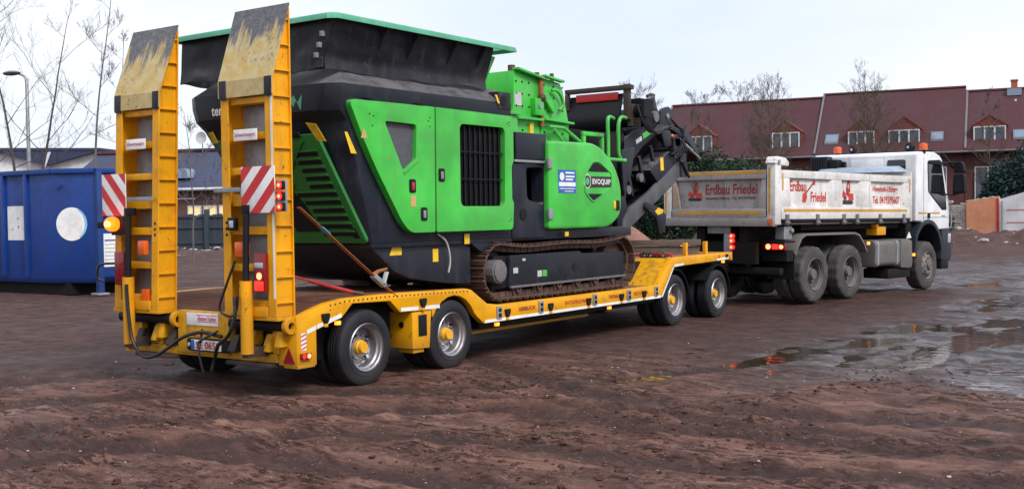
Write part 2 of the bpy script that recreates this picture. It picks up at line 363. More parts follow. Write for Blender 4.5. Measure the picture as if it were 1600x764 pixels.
def ground_z(x, y):
    dist = np.hypot(x+8.5, y+8); near = 1-sstep(26, 60, dist)
    dry = sstep(-2.2, -.2, -(x-.9)-.35*(y+3.6))          # looser, drier earth towards the camera
    h = .020*fbm(x*.45, y*.45, 3, 1)+near*(.014*fbm(x*1.7+.3*y, y*1.7, 3, 5)+(.004+.007*dry)*fbm(x*6.4, y*3.4, 2, 9, .75))
    cl = np.clip(fbm(x*4.2+y, y*4.2, 3, 21)-.12, 0, 2); h = h+near*(.012+.014*dry)*cl*sstep(-.25, .5, fbm(x*.9, y*.9, 2, 31))
    for pl, w, d in RUTS:
        r, al = seg_d(x, y, pl); wig = .25*w*vnoise(al*1.5, al*0+3.3, 7)
        g = np.exp(-((r+wig)/w)**4); bank = np.exp(-((r-w*1.5)/(w*.5))**2)
        h = h+near*(-d*g*(1-.3*np.sin(al*38)*(np.abs(r) < w*.8))+d*.8*bank*(.6+.6*fbm(x*5, y*5, 2, 17)))
    wm = wet_mask(x, y); h = h*(1-.75*wm)-wm*(.052+.030*fbm(x*.8, y*1.9, 3, 50, .5))+wm*.034*np.clip(fbm(x*2.6, y*4.5, 3, 60), 0, 1)
    ped = np.exp(-(((x-1.4)/1.3)**4+((y+4.05+.35*(x-1.4))/.28)**2)); h = h+near*ped*(.045+.04*fbm(x*3, y*3, 3, 70))     # loose ridge before the puddle
    mud2 = np.exp(-(((x-7.5)/2.6)**4+((y+6.1)/.8)**2)); h = h+near*mud2*(.07+.06*fbm(x*2.6, y*2.6, 4, 80))
    fl = np.exp(-(((x-4.3)/6.2)**6+((y-1.3)/1.9)**6)); h = h*(1-.75*fl)
    bank = np.exp(-((x-48.6+.6*fbm(y*.3, y*.1, 2, 90))/1.9)**2)*sstep(10.5, 8.5, y)*sstep(-30, -20, y)
    h = h+bank*(.62+.28*fbm(x*.9, y*.9, 4, 91))
    far = sstep(30, 44, dist)*(1-sstep(60, 90, dist)); h = h+far*.05*fbm(x*.8, y*.8, 4, 95)
    left = np.exp(-(((x-27)/4)**4+((y-38)/7)**4)); h = h+left*(.18+.3*np.clip(fbm(x*.8, y*.8, 4, 97), 0, 1))
    return h
def axis(a, b, step, lo, hi, grow=1.07):
    xs = list(np.arange(a, b, step)); s = step; x = xs[-1]
    while x < hi: s *= grow; x += s; xs.append(x)
    s = step; x = a; pre = []
    while x > lo: s *= grow; x -= s; pre.append(x)
    return np.array(pre[::-1]+xs)
def ground():
    gx = axis(-5.6, 9.5, .042, -900, 1500, 1.035); gy = axis(-7.6, 3.2, .042, -1500, 1500, 1.035)
    X, Y = np.meshgrid(gx, gy); Z = ground_z(X, Y); nx, ny = len(gx), len(gy)
    me = bpy.data.meshes.new('ground'); me.vertices.add(nx*ny)
    me.vertices.foreach_set('co', np.stack([X, Y, Z], -1).astype(np.float32).ravel())
    i = np.arange(nx*ny).reshape(ny, nx); q = np.stack([i[:-1, :-1], i[:-1, 1:], i[1:, 1:], i[1:, :-1]], -1).reshape(-1, 4)
    me.loops.add(q.size); me.loops.foreach_set('vertex_index', q.ravel().astype(np.int32))
    me.polygons.add(len(q)); me.polygons.foreach_set('loop_start', np.arange(0, q.size, 4, dtype=np.int32))
    me.polygons.foreach_set('use_smooth', np.ones(len(q), bool)); me.update(calc_edges=True)
    at = me.attributes.new('wet', 'FLOAT', 'POINT'); wm = wet_mask(X, Y)
    at.data.foreach_set('value', wm.astype(np.float32).ravel()); rt = np.zeros(X.shape)
    for pl, w, d in RUTS: r_, al = seg_d(X, Y, pl); rt = np.maximum(rt, np.exp(-(r_/(w*1.1))**4))
    pk = np.maximum(sstep(1.6, 4.2, X+.25*Y+.5*fbm(X*.5, Y*.5, 3, 44)), sstep(2.6, 4.2, Y+.25*(X+2)+.5*fbm(X*.6, Y*.6, 3, 45))); me.attributes.new('pack', 'FLOAT', 'POINT').data.foreach_set('value', pk.astype(np.float32).ravel())
    me.attributes.new('rut', 'FLOAT', 'POINT').data.foreach_set('value', rt.astype(np.float32).ravel())
    t = NT('brown mud'); a = t.n.new('ShaderNodeAttribute'); a.attribute_name = 'wet'; wet = a.outputs['Fac']
    big = t.noise(.55, 6, .6); mid = t.noise(3.1, 8, .68, None, .3); fine = t.noise(24, 8, .75); strk = t.noise(1.5, 8, .72, t.mapped((2.6, .26, 1), (0, 0, R(7))), .05); fst = t.noise(7, 6, .75, t.mapped((2.0, .6, 1), (0, 0, R(5))))
    a2 = t.n.new('ShaderNodeAttribute'); a2.attribute_name = 'rut'; rut = a2.outputs['Fac']
    a3 = t.n.new('ShaderNodeAttribute'); a3.attribute_name = 'pack'; pack = a3.outputs['Fac']
    c = t.mix(t.ramp(mid, .38, .62), (.092, .043, .034), (.180, .090, .070))
    c = t.mix(t.ramp(big, .42, .60, 0, .55), c, (.122, .066, .058))
    c = t.mix(t.math('MULTIPLY', t.ramp(strk, .53, .61), .75), c, (.265, .142, .108))
    c = t.mix(t.math('MULTIPLY', t.ramp(strk, .46, .39), .7), c, (.042, .020, .016))
    c = t.mix(t.math('MULTIPLY', t.ramp(fst, .43, .36), .55), c, (.285, .165, .132))
    cz = t.ramp(t.noise(1.25, 4, .6, t.mapped((1.5, .8, 1))), .40, .58)
    c = t.mix(t.math('MULTIPLY', t.math('MULTIPLY', t.ramp(fst, .52, .58), .9), cz), c, (.020, .009, .007))
    c = t.mix(t.math('MULTIPLY', t.math('MULTIPLY', t.ramp(t.noise(11, 4, .65, t.mapped((1.6, .7, 1))), .52, .57), .85), cz), c, (.022, .010, .008))
    c = t.mix(t.math('MULTIPLY', t.ramp(fine, .56, .64), .6), c, (.028, .012, .009))
    c = t.mix(t.math('MULTIPLY', pack, .72), c, t.mix(t.ramp(mid, .35, .65), (.040, .021, .019), (.082, .047, .042)))
    c = t.mix(t.math('MULTIPLY', rut, .82), c, (.046, .026, .025))
    c = t.mix(t.math('MULTIPLY', t.ramp(t.noise(40, 3, .6), .67, .71), .75), c, (.44, .36, .32))
    c = t.mix(t.math('MULTIPLY', wet, .85), c, (.022, .015, .014))
    damp = t.ramp(t.noise(.42, 5, .62, t.mapped((.6, 1.3, 1), (0, 0, R(-8)))), .42, .62)
    r = t.math('SUBTRACT', .78, t.math('MULTIPLY', damp, .20)); r = t.math('SUBTRACT', r, t.math('MULTIPLY', wet, .30))
    t.bump(t.math('ADD', t.math('MULTIPLY', fine, .55), t.math('ADD', mid, t.math('ADD', t.math('MULTIPLY', strk, .5), t.math('MULTIPLY', fst, .8)))), 1.0, .040)
    cb_ = t.n.new('ShaderNodeBump'); cb_.inputs['Strength'].default_value = .5; cb_.inputs['Distance'].default_value = .02; t.l.new(t.math('ADD', fst, t.noise(2.2, 4, .55, t.mapped((1.6, .8, 1)))), cb_.inputs['Height']); t.l.new(cb_.outputs[0], t.b.inputs['Coat Normal'])
    film = t.math('MULTIPLY', t.ramp(wet, .22, .7), t.ramp(t.noise(1.5, 8, .72, t.mapped((2.0, .8, 1), (0, 0, R(25))), .6), .42, .60)); t.l.new(film, t.b.inputs['Coat Weight']); t.b.inputs['Coat Roughness'].default_value = .20; t.b.inputs['Coat IOR'].default_value = 1.5
    me.materials.append(t.done(c, r, 0., .18)); o = bpy.data.objects.new('ground', me); COL.objects.link(o); structure(o)
    o['label'] = 'brown rutted mud of the building site'
ground()
def puddle(name, cx, cy, rx, ry, rot, z, label):
    mb = MB(); pts = []
    for i in range(48):
        a = 2*math.pi*i/48; q = 1+.12*math.sin(3*a+cx)+.08*math.sin(5*a+cy)
        px, py = rx*q*math.cos(a), ry*q*math.sin(a); pts.append((cx+px*math.cos(rot)-py*math.sin(rot), cy+px*math.sin(rot)+py*math.cos(rot), z))
    mb.add(pts, [tuple(range(48))]); o = part(name, mb, 'water', None, smooth=0, label=label); return structure(o)
t = NT('muddy water'); t.b.inputs['IOR'].default_value = 1.33
t.bump(t.noise(5, 4, .55), .35, .012); M['water'] = t.done(t.mix(t.ramp(t.noise(.8, 3), .4, .6), (.030, .021, .014), (.060, .042, .030)), .035, 0., .5)
puddle('puddle', 7.5, -4.8, 6.3, 3.9, R(-4), -.034, 'wide shallow puddle in the mud to the right of the trailer')
puddle('puddle', 16.2, -4.0, 6.6, 2.6, R(-7), -.040, 'puddle by the front of the white truck')
def lumps(name, n, region, rmin, rmax, mat, label, cat, flat=.55, dens=None, sub=1):
    base = [np.array(MB().ball((0, 0, 0), 1, sub, (1, .85, .7), .28).v) for j in range(7)]; bf = MB().ball((0, 0, 0), 1, sub).f
    x = rng.uniform(*region[0], n*12); y = rng.uniform(*region[1], n*12); ok = ~((x > -1.3) & (x < 9.3) & (y > -.1) & (y < 2.9))
    if dens is not None: ok &= rng.random(n*12) < dens(x, y)
    x, y = x[ok][:n], y[ok][:n]; z = ground_z(x, y); r = rmin*(rmax/rmin)**(rng.random(len(x))**2.6); a = rng.uniform(0, 6.28, len(x)); mb = MB()
    for k in range(len(x)):
        b = base[k % 7]; c, s_ = math.cos(a[k]), math.sin(a[k])
        mb.add(np.stack([x[k]+r[k]*(b[:, 0]*c-b[:, 1]*s_), y[k]+r[k]*(b[:, 0]*s_+b[:, 1]*c), z[k]+r[k]*(.12+flat*b[:, 2])], 1).tolist(), bf)
    return tag(part(name, mb, mat, None, smooth=0), label, cat, kind='stuff')
M['clod'] = paint('loose earth', (.055, .026, .019), .95, .9, (.13, .064, .045), 5, 0, bump=.8, spec=.2)
M['clod_dark'] = paint('wet dark earth', (.030, .019, .016), .8, .6, (.055, .034, .028), 5, 0, bump=.8)
M['stone'] = paint('pale pebbles', (.40, .35, .33), .85, .6, (.17, .12, .10), 20, 0, bump=.4)
def cd(x, y): return np.clip(.18+1.1*fbm(x*.7, y*.7, 2, 31)+1.2*np.exp(-((y+4.05+.35*(x-1.4))/.4)**2), .03, 1)*sstep(4.8, 1.2, x+.3*(y+3))
lumps('earth_clods', 8000, ((-5.2, 5.8), (-7.4, 3.5)), .005, .040, 'clod', 'small brown clods of earth scattered over the mud', 'clods', .55, cd)
lumps('pebbles', 330, ((-5.2, 7), (-7.2, 4)), .006, .020, 'stone', 'small pale pebbles strewn over the mud', 'pebbles')
lumps('mud_heaps', 900, ((4.0, 13), (-8.2, -5.5)), .015, .075, 'clod_dark', 'dark churned lumps of mud beyond the puddle', 'clods', .6)
lumps('rubble_scatter', 60, ((45.5, 51), (-2, 8.5)), .06, .3, 'rubble', 'pale bits of rubble on the earth bank before the walls', 'rubble', .6)
lumps('debris_scatter', 130, ((23, 30), (34, 42)), .05, .28, 'rubble', 'pale debris lying on the ground before the dark board fence', 'rubble', .4)

# ------------------------------------------------------------------ houses
def brick_mat(name, a, b, mortar):
    t = NT(name); tc = t.n.new('ShaderNodeTexCoord'); bt = t.n.new('ShaderNodeTexBrick'); mp = t.n.new('ShaderNodeMapping')
    mp.inputs['Rotation'].default_value = (R(90), 0, 0); t.l.new(tc.outputs['Object'], mp.inputs['Vector']); t.l.new(mp.outputs[0], bt.inputs['Vector'])
    bt.inputs['Color1'].default_value = rgba(a); bt.inputs['Color2'].default_value = rgba(b); bt.inputs['Mortar'].default_value = rgba(mortar)
    bt.inputs['Scale'].default_value = 1; bt.inputs['Brick Width'].default_value = .25; bt.inputs['Row Height'].default_value = .075; bt.inputs['Mortar Size'].default_value = .008
    return t.done(t.mix(t.ramp(t.noise(1.1, 6), .4, .75, 0, .5), bt.outputs['Color'], (.10, .04, .035)), .85)
def tile_mat(name, a, b):
    t = NT(name); w = t.n.new('ShaderNodeTexWave'); w.wave_type = 'BANDS'; w.bands_direction = 'Z'; w.wave_profile = 'SAW'
    w.inputs['Scale'].default_value = 1.45; w.inputs['Distortion'].default_value = .35; w.inputs['Detail'].default_value = 2; t.l.new(t.pos(), w.inputs['Vector'])
    c = t.mix(t.ramp(t.noise(5, 6, .7), .3, .7), a, b); c = t.mix(t.math('MULTIPLY', t.ramp(w.outputs['Fac'], .0, .4, 1, 0), .6), c, tuple(q*.7 for q in a))
    c = t.mix(t.ramp(t.noise(.5, 4), .4, .7, 0, .45), c, (.05, .035, .038)); t.bump(w.outputs['Fac'], .6, .05)
    return t.done(c, .6, 0, .4)
M['brick'] = brick_mat('red brick', (.115, .024, .022), (.09, .019, .018), (.09, .06, .055))
M['brick_left'] = brick_mat('dull brick', (.145, .055, .045), (.11, .042, .036), (.15, .12, .11))
M['tiles'] = tile_mat('dark red roof tiles', (.052, .011, .016), (.074, .016, .022))
M['tiles_orange'] = tile_mat('orange red dormer tiles', (.17, .034, .026), (.21, .050, .036))
M['tiles_blue'] = tile_mat('blue grey roof tiles', (.030, .042, .090), (.048, .064, .125))
HU = Vector((.198, -.980, 0)).normalized(); HV = Vector((-.980, -.198, 0)).normalized(); H0 = Vector((63.62, 29.11, 0))
def window(parent, x0, x1, z0, z1, y, panes=3, glass='window', name='window', lit=()):
    # facade faces -y in the local frame; glass set back, frame proud
    w = part(name, MB().box(x0, x1, y-.01, y+.02, z0, z1), glass, parent, smooth=0)
    fr = MB(); b = .055
    for a0, a1, c0, c1 in ((x0-b, x1+b, z0-b, z0), (x0-b, x1+b, z1, z1+b), (x0-b, x0, z0, z1), (x1, x1+b, z0, z1)): fr.box(a0, a1, y-.07, y-.012, c0, c1)
    for i in range(1, panes):
        xx = x0+(x1-x0)*i/panes; fr.box(xx-.04, xx+.04, y-.065, y-.0125, z0+.001, z1-.001)
    part('frame', fr, 'frame_white', w, smooth=0); part('sill', MB().box(x0-.1, x1+.1, y-.12, y-.011, z0-b-.05, z0-b-.002), 'roof_metal', w, smooth=0)
    return w
def gable(s0, s1, y0, y1, zb, zr, yr, th=.16, over=0.):  # roof shell: eaves at y0 and y1, ridge at yr
    mb = MB(); p = [(y0, zb), (yr, zr), (y1, zb), (y1, zb-th), (yr, zr-th*1.2), (y0, zb-th)]
    n = len(p); mb.add([(s0-over, a, b) for a, b in p]+[(s1+over, a, b) for a, b in p], [(0, 1, 1+n, n), (1, 2, 2+n, 1+n), (2, 3, 3+n, 2+n), (3, 4, 4+n, 3+n), (4, 5, 5+n, 4+n), (5, 0, n, 5+n), (0, 5, 4, 1), (1, 4, 3, 2), (n, n+1, n+4, n+5), (n+1, n+2, n+3, n+4)])
    return mb
def local_frame(o, org, ux):   # local x along ux, local y away from the viewer
    a = math.atan2(ux[1], ux[0]); o.rotation_euler = (0, 0, a); o.location = org; ORG[o] = Vector((0, 0, 0))
def house(s0, s1, ridge, label, dormers, skylights, ground_win, chimney=None, group='row of red brick houses'):
    h = thing('brick_house', label, 'house', (0, 0, 0), group); local_frame(h, H0+HU*s0, HU); L = s1-s0; yf = -4.2; yb = 4.2
    part('wall', MB().prism([(yf, -1.2), (yf, 5.30), (0, ridge-.35), (yb, 5.30), (yb, -1.2)], 0.01, L-.01, 'x'), 'brick', h, smooth=0)
    rf = part('roof', gable(0, L, -4.7, 4.7, 5.32, ridge, 0), 'tiles', h, smooth=0)
    part('ridge_tiles', MB().cyl((0, 0, ridge+.0), (L, 0, ridge+.0), .11, n=8), 'tiles', rf)
    part('gutter', MB().cyl((0, -4.78, 5.22), (L, -4.78, 5.22), .07, n=8), 'roof_metal', rf)
    sl = (ridge-5.32)/4.7
    part('verge_board', MB().bar((.06, -4.68, 5.42), (.06, 0, ridge+.09), .12, .05), 'roof_metal', rf, smooth=0)
    for d0, d1, z0, z1, zt in dormers:
        a, b = d0-s0, d1-s0; m = (a+b)/2; yd = -3.9; e = .16
        yroof = (zt-ridge)/sl
        dm = part('dormer', MB().prism([(a-e, z0-.5), (b+e, z0-.5), (b+e, z1+.15), (m, zt-.02), (a-e, z1+.15)], yd, yroof+.3, 'y'), 'tiles_orange', h, smooth=0)
        r = MB()
        for q in (-1, 1):
            r.hexa([(m, yd-.06, zt), (m, yroof+.5, zt), (m+q*((b-a)/2+e+.05), yroof+.5-.4, z1+.05), (m+q*((b-a)/2+e+.05), yd-.06, z1+.05),
                    (m, yd-.06, zt+.07), (m, yroof+.5, zt+.07), (m+q*((b-a)/2+e+.05), yroof+.5-.4, z1+.12), (m+q*((b-a)/2+e+.05), yd-.06, z1+.12)])
        part('dormer_roof', r, 'tiles_orange', dm, smooth=0)
        w = part('window', MB().box(a, b, yd-.02, yd+.02, z0, z1), 'window', dm, smooth=0)
        fr = MB(); k = .07
        for c0, c1, e0, e1 in ((a-k, b+k, z0-k, z0), (a-k, b+k, z1, z1+k), (a-k, a, z0, z1), (b, b+k, z0, z1)): fr.box(c0, c1, yd-.08, yd-.022, e0, e1)
        for i in (1, 2): xx = a+(b-a)*i/3; fr.box(xx-.05, xx+.05, yd-.075, yd-.0225, z0+.002, z1-.002)
        part('window_frame', fr, 'frame_white', dm, smooth=0)
    for d0, d1, z0, z1 in skylights:
        a, b = d0-s0, d1-s0; P = lambda x, z, o: (x, (z-ridge)/sl, z+o)
        sk = part('roof_window', MB().hexa([P(a, z0, .02), P(b, z0, .02), P(b, z1, .02), P(a, z1, .02), P(a, z0, .13), P(b, z0, .13), P(b, z1, .13), P(a, z1, .13)]), 'roof_metal', h, smooth=0)
        part('pane', MB().hexa([P(a+.07, z0+.07, .10), P(b-.07, z0+.07, .10), P(b-.07, z1-.07, .10), P(a+.07, z1-.07, .10), P(a+.07, z0+.07, .145), P(b-.07, z0+.07, .145), P(b-.07, z1-.07, .145), P(a+.07, z1-.07, .145)]), 'skyglass', sk, smooth=0)
    for d0, d1, z0, z1, n in ground_win: window(h, d0-s0, d1-s0, z0, z1, yf-.02, n)
    part('door', MB().box(L*.5-.5, L*.5+.5, yf-.06, yf-.01, .1, 2.2), 'frame_white', h, smooth=0)
    if chimney:
        x = chimney-s0; c = part('chimney', MB().box(x-.19, x+.19, -.3, .2, ridge-.6, ridge+.5).box(x-.23, x+.23, -.34, .24, ridge+.501, ridge+.58), 'terracotta', h, smooth=0)
        part('chimney_flashing', MB().box(x-.42, x+.42, -.62, -.31, ridge-.45, ridge-.02), 'skyglass', c, smooth=0)
        part('vent_pipe', MB().cyl((x+.05, -.9, ridge-1.25), (x+.05, -.95, ridge-.72), .08, n=10), 'frame_white', h)
    return h
house(0, 10.64, 9.42, 'leftmost red brick house of the row, its tiled roof behind the bare tree', [(7.95, 9.6, 5.9, 6.85, 7.65), (2.2, 3.8, 5.9, 6.85, 7.65)], [], [(8.1, 9.7, 2.4, 4.1, 3), (3, 4.6, 2.4, 4.1, 3)])
house(10.65, 19.66, 9.62, 'middle red brick house of the row, behind the truck cab, with roof windows', [(12.8, 14.3, 5.8, 6.72, 7.5), (15.27, 17.0, 5.8, 6.7, 7.57)], [(11.25, 12.1, 5.98, 6.58), (17.7, 18.45, 5.93, 6.47)], [(12.3, 13.9, 2.4, 4.1, 3), (16.4, 18.6, 2.4, 4.3, 4)])
house(19.67, 29.2, 9.32, 'rightmost red brick house of the row, with the small orange chimney', [(20.25, 21.94, 5.65, 6.7, 7.4), (26, 27.6, 5.65, 6.7, 7.4)], [(22.4, 23.15, 5.85, 6.4)], [(20.3, 22.4, 2.3, 4.25, 3), (24.5, 26.5, 2.3, 4.25, 3)], 22.5)

# ------------------------------------------------------------------ buildings and fence at the left
def left_buildings():
    u = Vector((.33, -.944, 0)).normalized()
    b = thing('brick_building', 'low brick building with blue grey roof and lit windows behind the board fence', 'building'); local_frame(b, Vector((33.2, 57.5, 0)), u)
    part('wall', MB().box(0, 22, 0, 8, -.5, 3.85), 'brick_left', b, smooth=0)
    rf = part('roof', gable(-.2, 22.2, -.5, 8.5, 3.7, 6.3, 4), 'tiles_blue', b, smooth=0)
    part('ridge_tiles', MB().cyl((-.2, 4, 6.33), (22.2, 4, 6.33), .16, n=8), 'tiles', rf)
    part('gutter', MB().cyl((-.2, -.56, 3.66), (22.2, -.56, 3.66), .09, n=8), 'frame_white', rf)
    for k, x in enumerate((9.3, 10.4, 11.5)):
        window(b, x, x+.85, 1.95, 2.60, -.02, 1, 'lit')
    part('lamp_strip', MB().box(7.6, 9.8, -.12, -.01, 3.05, 3.13), 'frame_white', b, smooth=0)
    part('roof_lantern', MB().prism([(6.9, 4.4), (9.2, 4.4), (8.8, 5.0), (7.3, 5.0)], .3, 1.4, 'y'), 'skyglass', b, smooth=0)
    d = part('satellite_dish', MB().lathe([(.0, 0), (.22, -.03), (.4, -.1), (.4, -.12), (.2, -.05), (.0, -.02)], (8.1, 3.6, 7.15), 20, False), 'dish', b); part('mast', MB().cyl((8.1, 3.65, 6.2), (8.1, 3.65, 7.1), .03, n=6), 'roof_metal', d)
    w = thing('white_building', 'pale building with dark blue roof beyond the blue container', 'building'); u2 = Vector((.58, -.814, 0)).normalized(); local_frame(w, Vector((36.0, 76.4, 0)), u2)
    part('wall', MB().box(0, 11.2, 0, 9, -1, 7.2), 'white_wall', w, smooth=0)
    part('roof', MB().hexa([(-2, -.6, 7.3), (11.6, -.6, 7.15), (11.6, 9, 7.3), (-2, 9, 7.5), (-2, -.6, 7.55), (11.6, -.6, 7.35), (11.6, 9, 7.5), (-2, 9, 7.7)]), 'tiles_blue', w, smooth=0)
    part('gable_roof', MB().prism([(1.0, 7.2), (1.0, 7.29), (11.5, 7.14), (11.2, 7.08), (7.33, 6.05), (4.13, 7.10)], -.55, -.05, 'y'), 'tiles_blue', w, smooth=0)
    part('verge_board', MB().bar((7.3, -.62, 6.0), (7.75, -.62, 7.1), .06, .22), 'frame_white', w, smooth=0)
    window(w, 2.2, 3.0, 5.6, 6.6, -.02, 2)
    f = thing('board_fence', 'dark blue grey board fence in front of the brick building', 'fence', (28.5, 48, 0)); a = Vector((28.4, 50.5, 0)); d = Vector((.36, -.933, 0)).normalized(); n = Vector((d.y, -d.x, 0))
    pl = None
    for i in range(64):
        p = a+d*(i*.30); hgt = 2.05+.05*math.sin(i*2.1)
        if i % 8 == 0: part('fence_post', MB().bar(p+n*.1+Vector((0, 0, -.3)), p+n*.1+Vector((0, 0, 2.35)), .28, .22, d), 'board', f, .01)
        part('board', MB().bar(p+d*.15+Vector((0, 0, -.1)), p+d*.15+Vector((0, 0, hgt)), .03, .285, d), 'board', f, smooth=0)
    for z in (.5, 1.35, 1.95): part('rail', MB().bar(a+n*.06+Vector((0, 0, z)), a+n*.06+d*19.2+Vector((0, 0, z)), .05, .12), 'board', f, smooth=0)
    l = thing('street_lamp', 'tall grey street lamp standing among the bare trees at left', 'street lamp', (19.66, 38.8, 0)); x, y = 19.66, 38.8
    part('pole', MB().tube([(x, y, -.2), (x, y, 3), (x, y, 8.2), (x-.05, y+.1, 8.35)], .11, 10, .05), 'galv', l)
    part('lamp_head', MB().ball((x-.35, y+.62, 8.48), .12, 2, (2.6, 4.6, .9)), 'roof_metal', l)
    part('arm', MB().tube([(x-.05, y+.1, 8.33), (x-.2, y+.35, 8.45)], .04, 8), 'galv', l)
left_buildings()

# ------------------------------------------------------------------ walls at the right
def right_walls():
    o = thing('orange_wall', 'remaining wall of a torn down room painted orange, ragged top', 'wall', (52.4, 5.5, 0)); u = Vector((-.061, -.998, 0)); local_frame(o, Vector((52.52, 6.35, 0)), u)
    top = [(0, 2.05), (.2, 2.2), (.45, 2.16), (.7, 2.26), (1.0, 2.24), (1.3, 2.32), (1.62, 2.3)]
    part('painted_face', MB().prism([(0, -.4), (1.62, -.4)]+top[::-1], 0, .25, 'y'), 'orange_wall', o, smooth=0)
    part('red_edge', MB().box(1.50, 1.6, -.03, -.002, -.3, 2.25), 'red_film', o, smooth=0)
    cap = MB()
    for i in range(12): cap.ball((i*.14, .12, 2.1+.018*i+random.uniform(0, .05)), random.uniform(.06, .12), 1, (1.2, 1, .6), .3)
    part('broken_bricks', cap, 'rubble', o, smooth=0, kind='stuff')
    w = thing('broken_masonry_wall', 'pale broken brick wall between the truck cab and the orange wall', 'wall', (52.6, 7.2, 0)); local_frame(w, Vector((52.78, 8.9, 0)), u); k = 0; base = None
    for r in range(17):
        n = int(2.48/.26); x0 = (r % 2)*.13
        for c in range(n):
            if r > 13 and random.random() < .3*(r-13): continue
            x = x0+c*.26; z = -.1+r*.135
            if base is None: base = part('brick', MB().box(x, x+.245, 0, .22, z, z+.122), 'rubble', w, .012, 1)
            else: b = again(base, 'brick', (x+.1225, .11+random.uniform(-.012, .012), z+.061), w)
    part('mortar_core', MB().box(0.02, 2.45, .03, .19, -.4, 1.95), 'rubble', w, smooth=0)
    g = thing('white_wall', 'white painted wall with red stripes, slanted top, at the right edge', 'wall', (52.8, 3, 0)); local_frame(g, Vector((52.42, 4.72, 0)), u)
    part('wall_face', MB().prism([(0, -.4), (6, -.4), (6, 3.6), (3.2, 3.25), (1.5, 2.62), (0, 2.2)], 0, .3, 'y'), 'white_wall', g, smooth=0)
    for z in (1.62, .98): part('stripe', MB().box(.35, 5.9, -.012, -.002, z, z+.05), 'pink_trim', g, smooth=0)
    part('downpipe', MB().cyl((.16, -.08, -.2), (.16, -.08, 2.1), .05, n=8), 'galv', g)
right_walls()
h = MB(); cx, cy = 13.3, 4.1
def heap(name, cx, cy, r, hgt, mat, label):
    mb = MB(); n, k = 40, 16; vs = []
    for j in range(k):
        q = j/(k-1)
        for i in range(n):
            a = 2*math.pi*i/n; rr = r*(1-q)*(1+.1*math.sin(3*a+1)+.06*math.sin(7*a)); x, y = cx+rr*math.cos(a), cy+rr*math.sin(a)
            z = hgt*(1-(1-q)**1.15)-.06+.07*float(vnoise(np.array([x*3.1]), np.array([y*3.1]), 3)[0])*(1-q*.6); vs.append((x, y, z))
    mb.add(vs, [(j*n+i, j*n+(i+1) % n, (j+1)*n+(i+1) % n, (j+1)*n+i) for j in range(k-1) for i in range(n)])
    return tag(part(name, mb, mat, None, smooth=40), label, 'heap')
heap('gravel_heap', 13.35, 4.35, 1.75, 1.55, 'sand', 'heap of reddish gravel behind the trailer and below the conveyor')

# ------------------------------------------------------------------ trees and shrubs
def bare_tree(base, height, r0, lean, seed, label, group, bark='bark', limbs=14, spread=.42, start=.28, name='bare_tree', twig=3, up=.8, droop=0., minr=.006, nb=(7, 6, 4, 3)):
    rnd = random.Random(seed); t = thing(name, label, 'tree', base, group); tr = MB(); tw = MB(); B = Vector(base)
    def path(p, d, L, n, wob, lift):
        pts = [p.copy()]
        for i in range(n):
            d = (d+Vector((rnd.uniform(-wob, wob), rnd.uniform(-wob, wob), rnd.uniform(-wob, wob)+lift))).normalized(); p = p+d*L/n; pts.append(p.copy())
        return pts, d
    tp, _ = path(B-Vector((0, 0, .3)), Vector((lean[0], lean[1], 1)).normalized(), height, 12, .07, .02)
    tr.tube(tp, r0, 8, minr*1.4)
    def branch(p, d, L, r, lvl):
        pts, dd = path(p, d, L, 5 if lvl < 2 else 3, .2, .05*up-droop*lvl)
        (tr if lvl == 0 else tw).tube(pts, r, 5 if lvl == 0 else 3, max(minr*.6, r*.3))
        if lvl >= twig: return
        for i in range(nb[lvl]):
            k = rnd.uniform(.2, 1)*(len(pts)-1); a = int(min(k, len(pts)-2)); q = pts[a].lerp(pts[a+1], k-a)
            s = Vector((rnd.uniform(-1, 1), rnd.uniform(-1, 1), rnd.uniform(-.4, .9))); nd = (dd*.9+s*.75).normalized()
            branch(q, nd, L*rnd.uniform(.3, .58), max(minr*.7, r*.45), lvl+1)
    for i in range(limbs):
        k = (start+(1-start)*(i+rnd.random())/limbs)*12; a = int(min(k, 11)); q = tp[a].lerp(tp[a+1], k-a)
        an = i*2.4+rnd.uniform(-.5, .5); f = 1-k/12
        branch(q, Vector((math.cos(an), math.sin(an), up*rnd.uniform(.5, 1.2))).normalized(), height*spread*(.35+.75*f)*rnd.uniform(.75, 1.2), max(minr, r0*(.10+.26*f)), 0)
    part('trunk', tr, bark, t, smooth=60); part('crown', tw, bark, t, smooth=0)
    return t
M['bark_twig'] = paint('olive brown twigs', (.075, .060, .042), .9, .5, (.045, .036, .030), 6, 0, bump=.3)
G = 'bare trees at the left'
bare_tree((15.0, 31.6, 0), 11.5, .075, (.03, -.02), 3, 'leaning bare tree with one curved trunk just right of the street lamp', G, 'bark', 8, .34, minr=.004, nb=(6, 4, 3, 2))
bare_tree((17.0, 34.3, 0), 11.0, .085, (.0, .03), 9, 'bare tree right beside the street lamp pole', G, 'bark', 8, .36, minr=.004, nb=(6, 4, 3, 2))
bare_tree((13.0, 31.2, 0), 12.0, .09, (.04, -.05), 21, 'bare tree at the very left edge with limbs reaching right', G, 'bark', 7, .42, minr=.004, nb=(6, 4, 3, 2))
bare_tree((19.0, 32.8, 0), 12.4, .07, (-.01, .01), 33, 'tall thin bare tree midway between street lamp and trailer ramp', G, 'bark_birch', 9, .18, .45, minr=.005)
bare_tree((19.6, 32.1, 0), 9.8, .055, (-.02, .0), 37, 'thin bare tree closest to the left trailer ramp', G, 'bark_birch', 8, .18, .4, minr=.005)
bare_tree((21.6, 29.9, 0), 6.6, .045, (.0, .0), 45, 'slender bare sapling showing between the two trailer ramps', G, 'bark_birch', 10, .32, .25, minr=.005)
G2 = 'bare trees before the red houses'
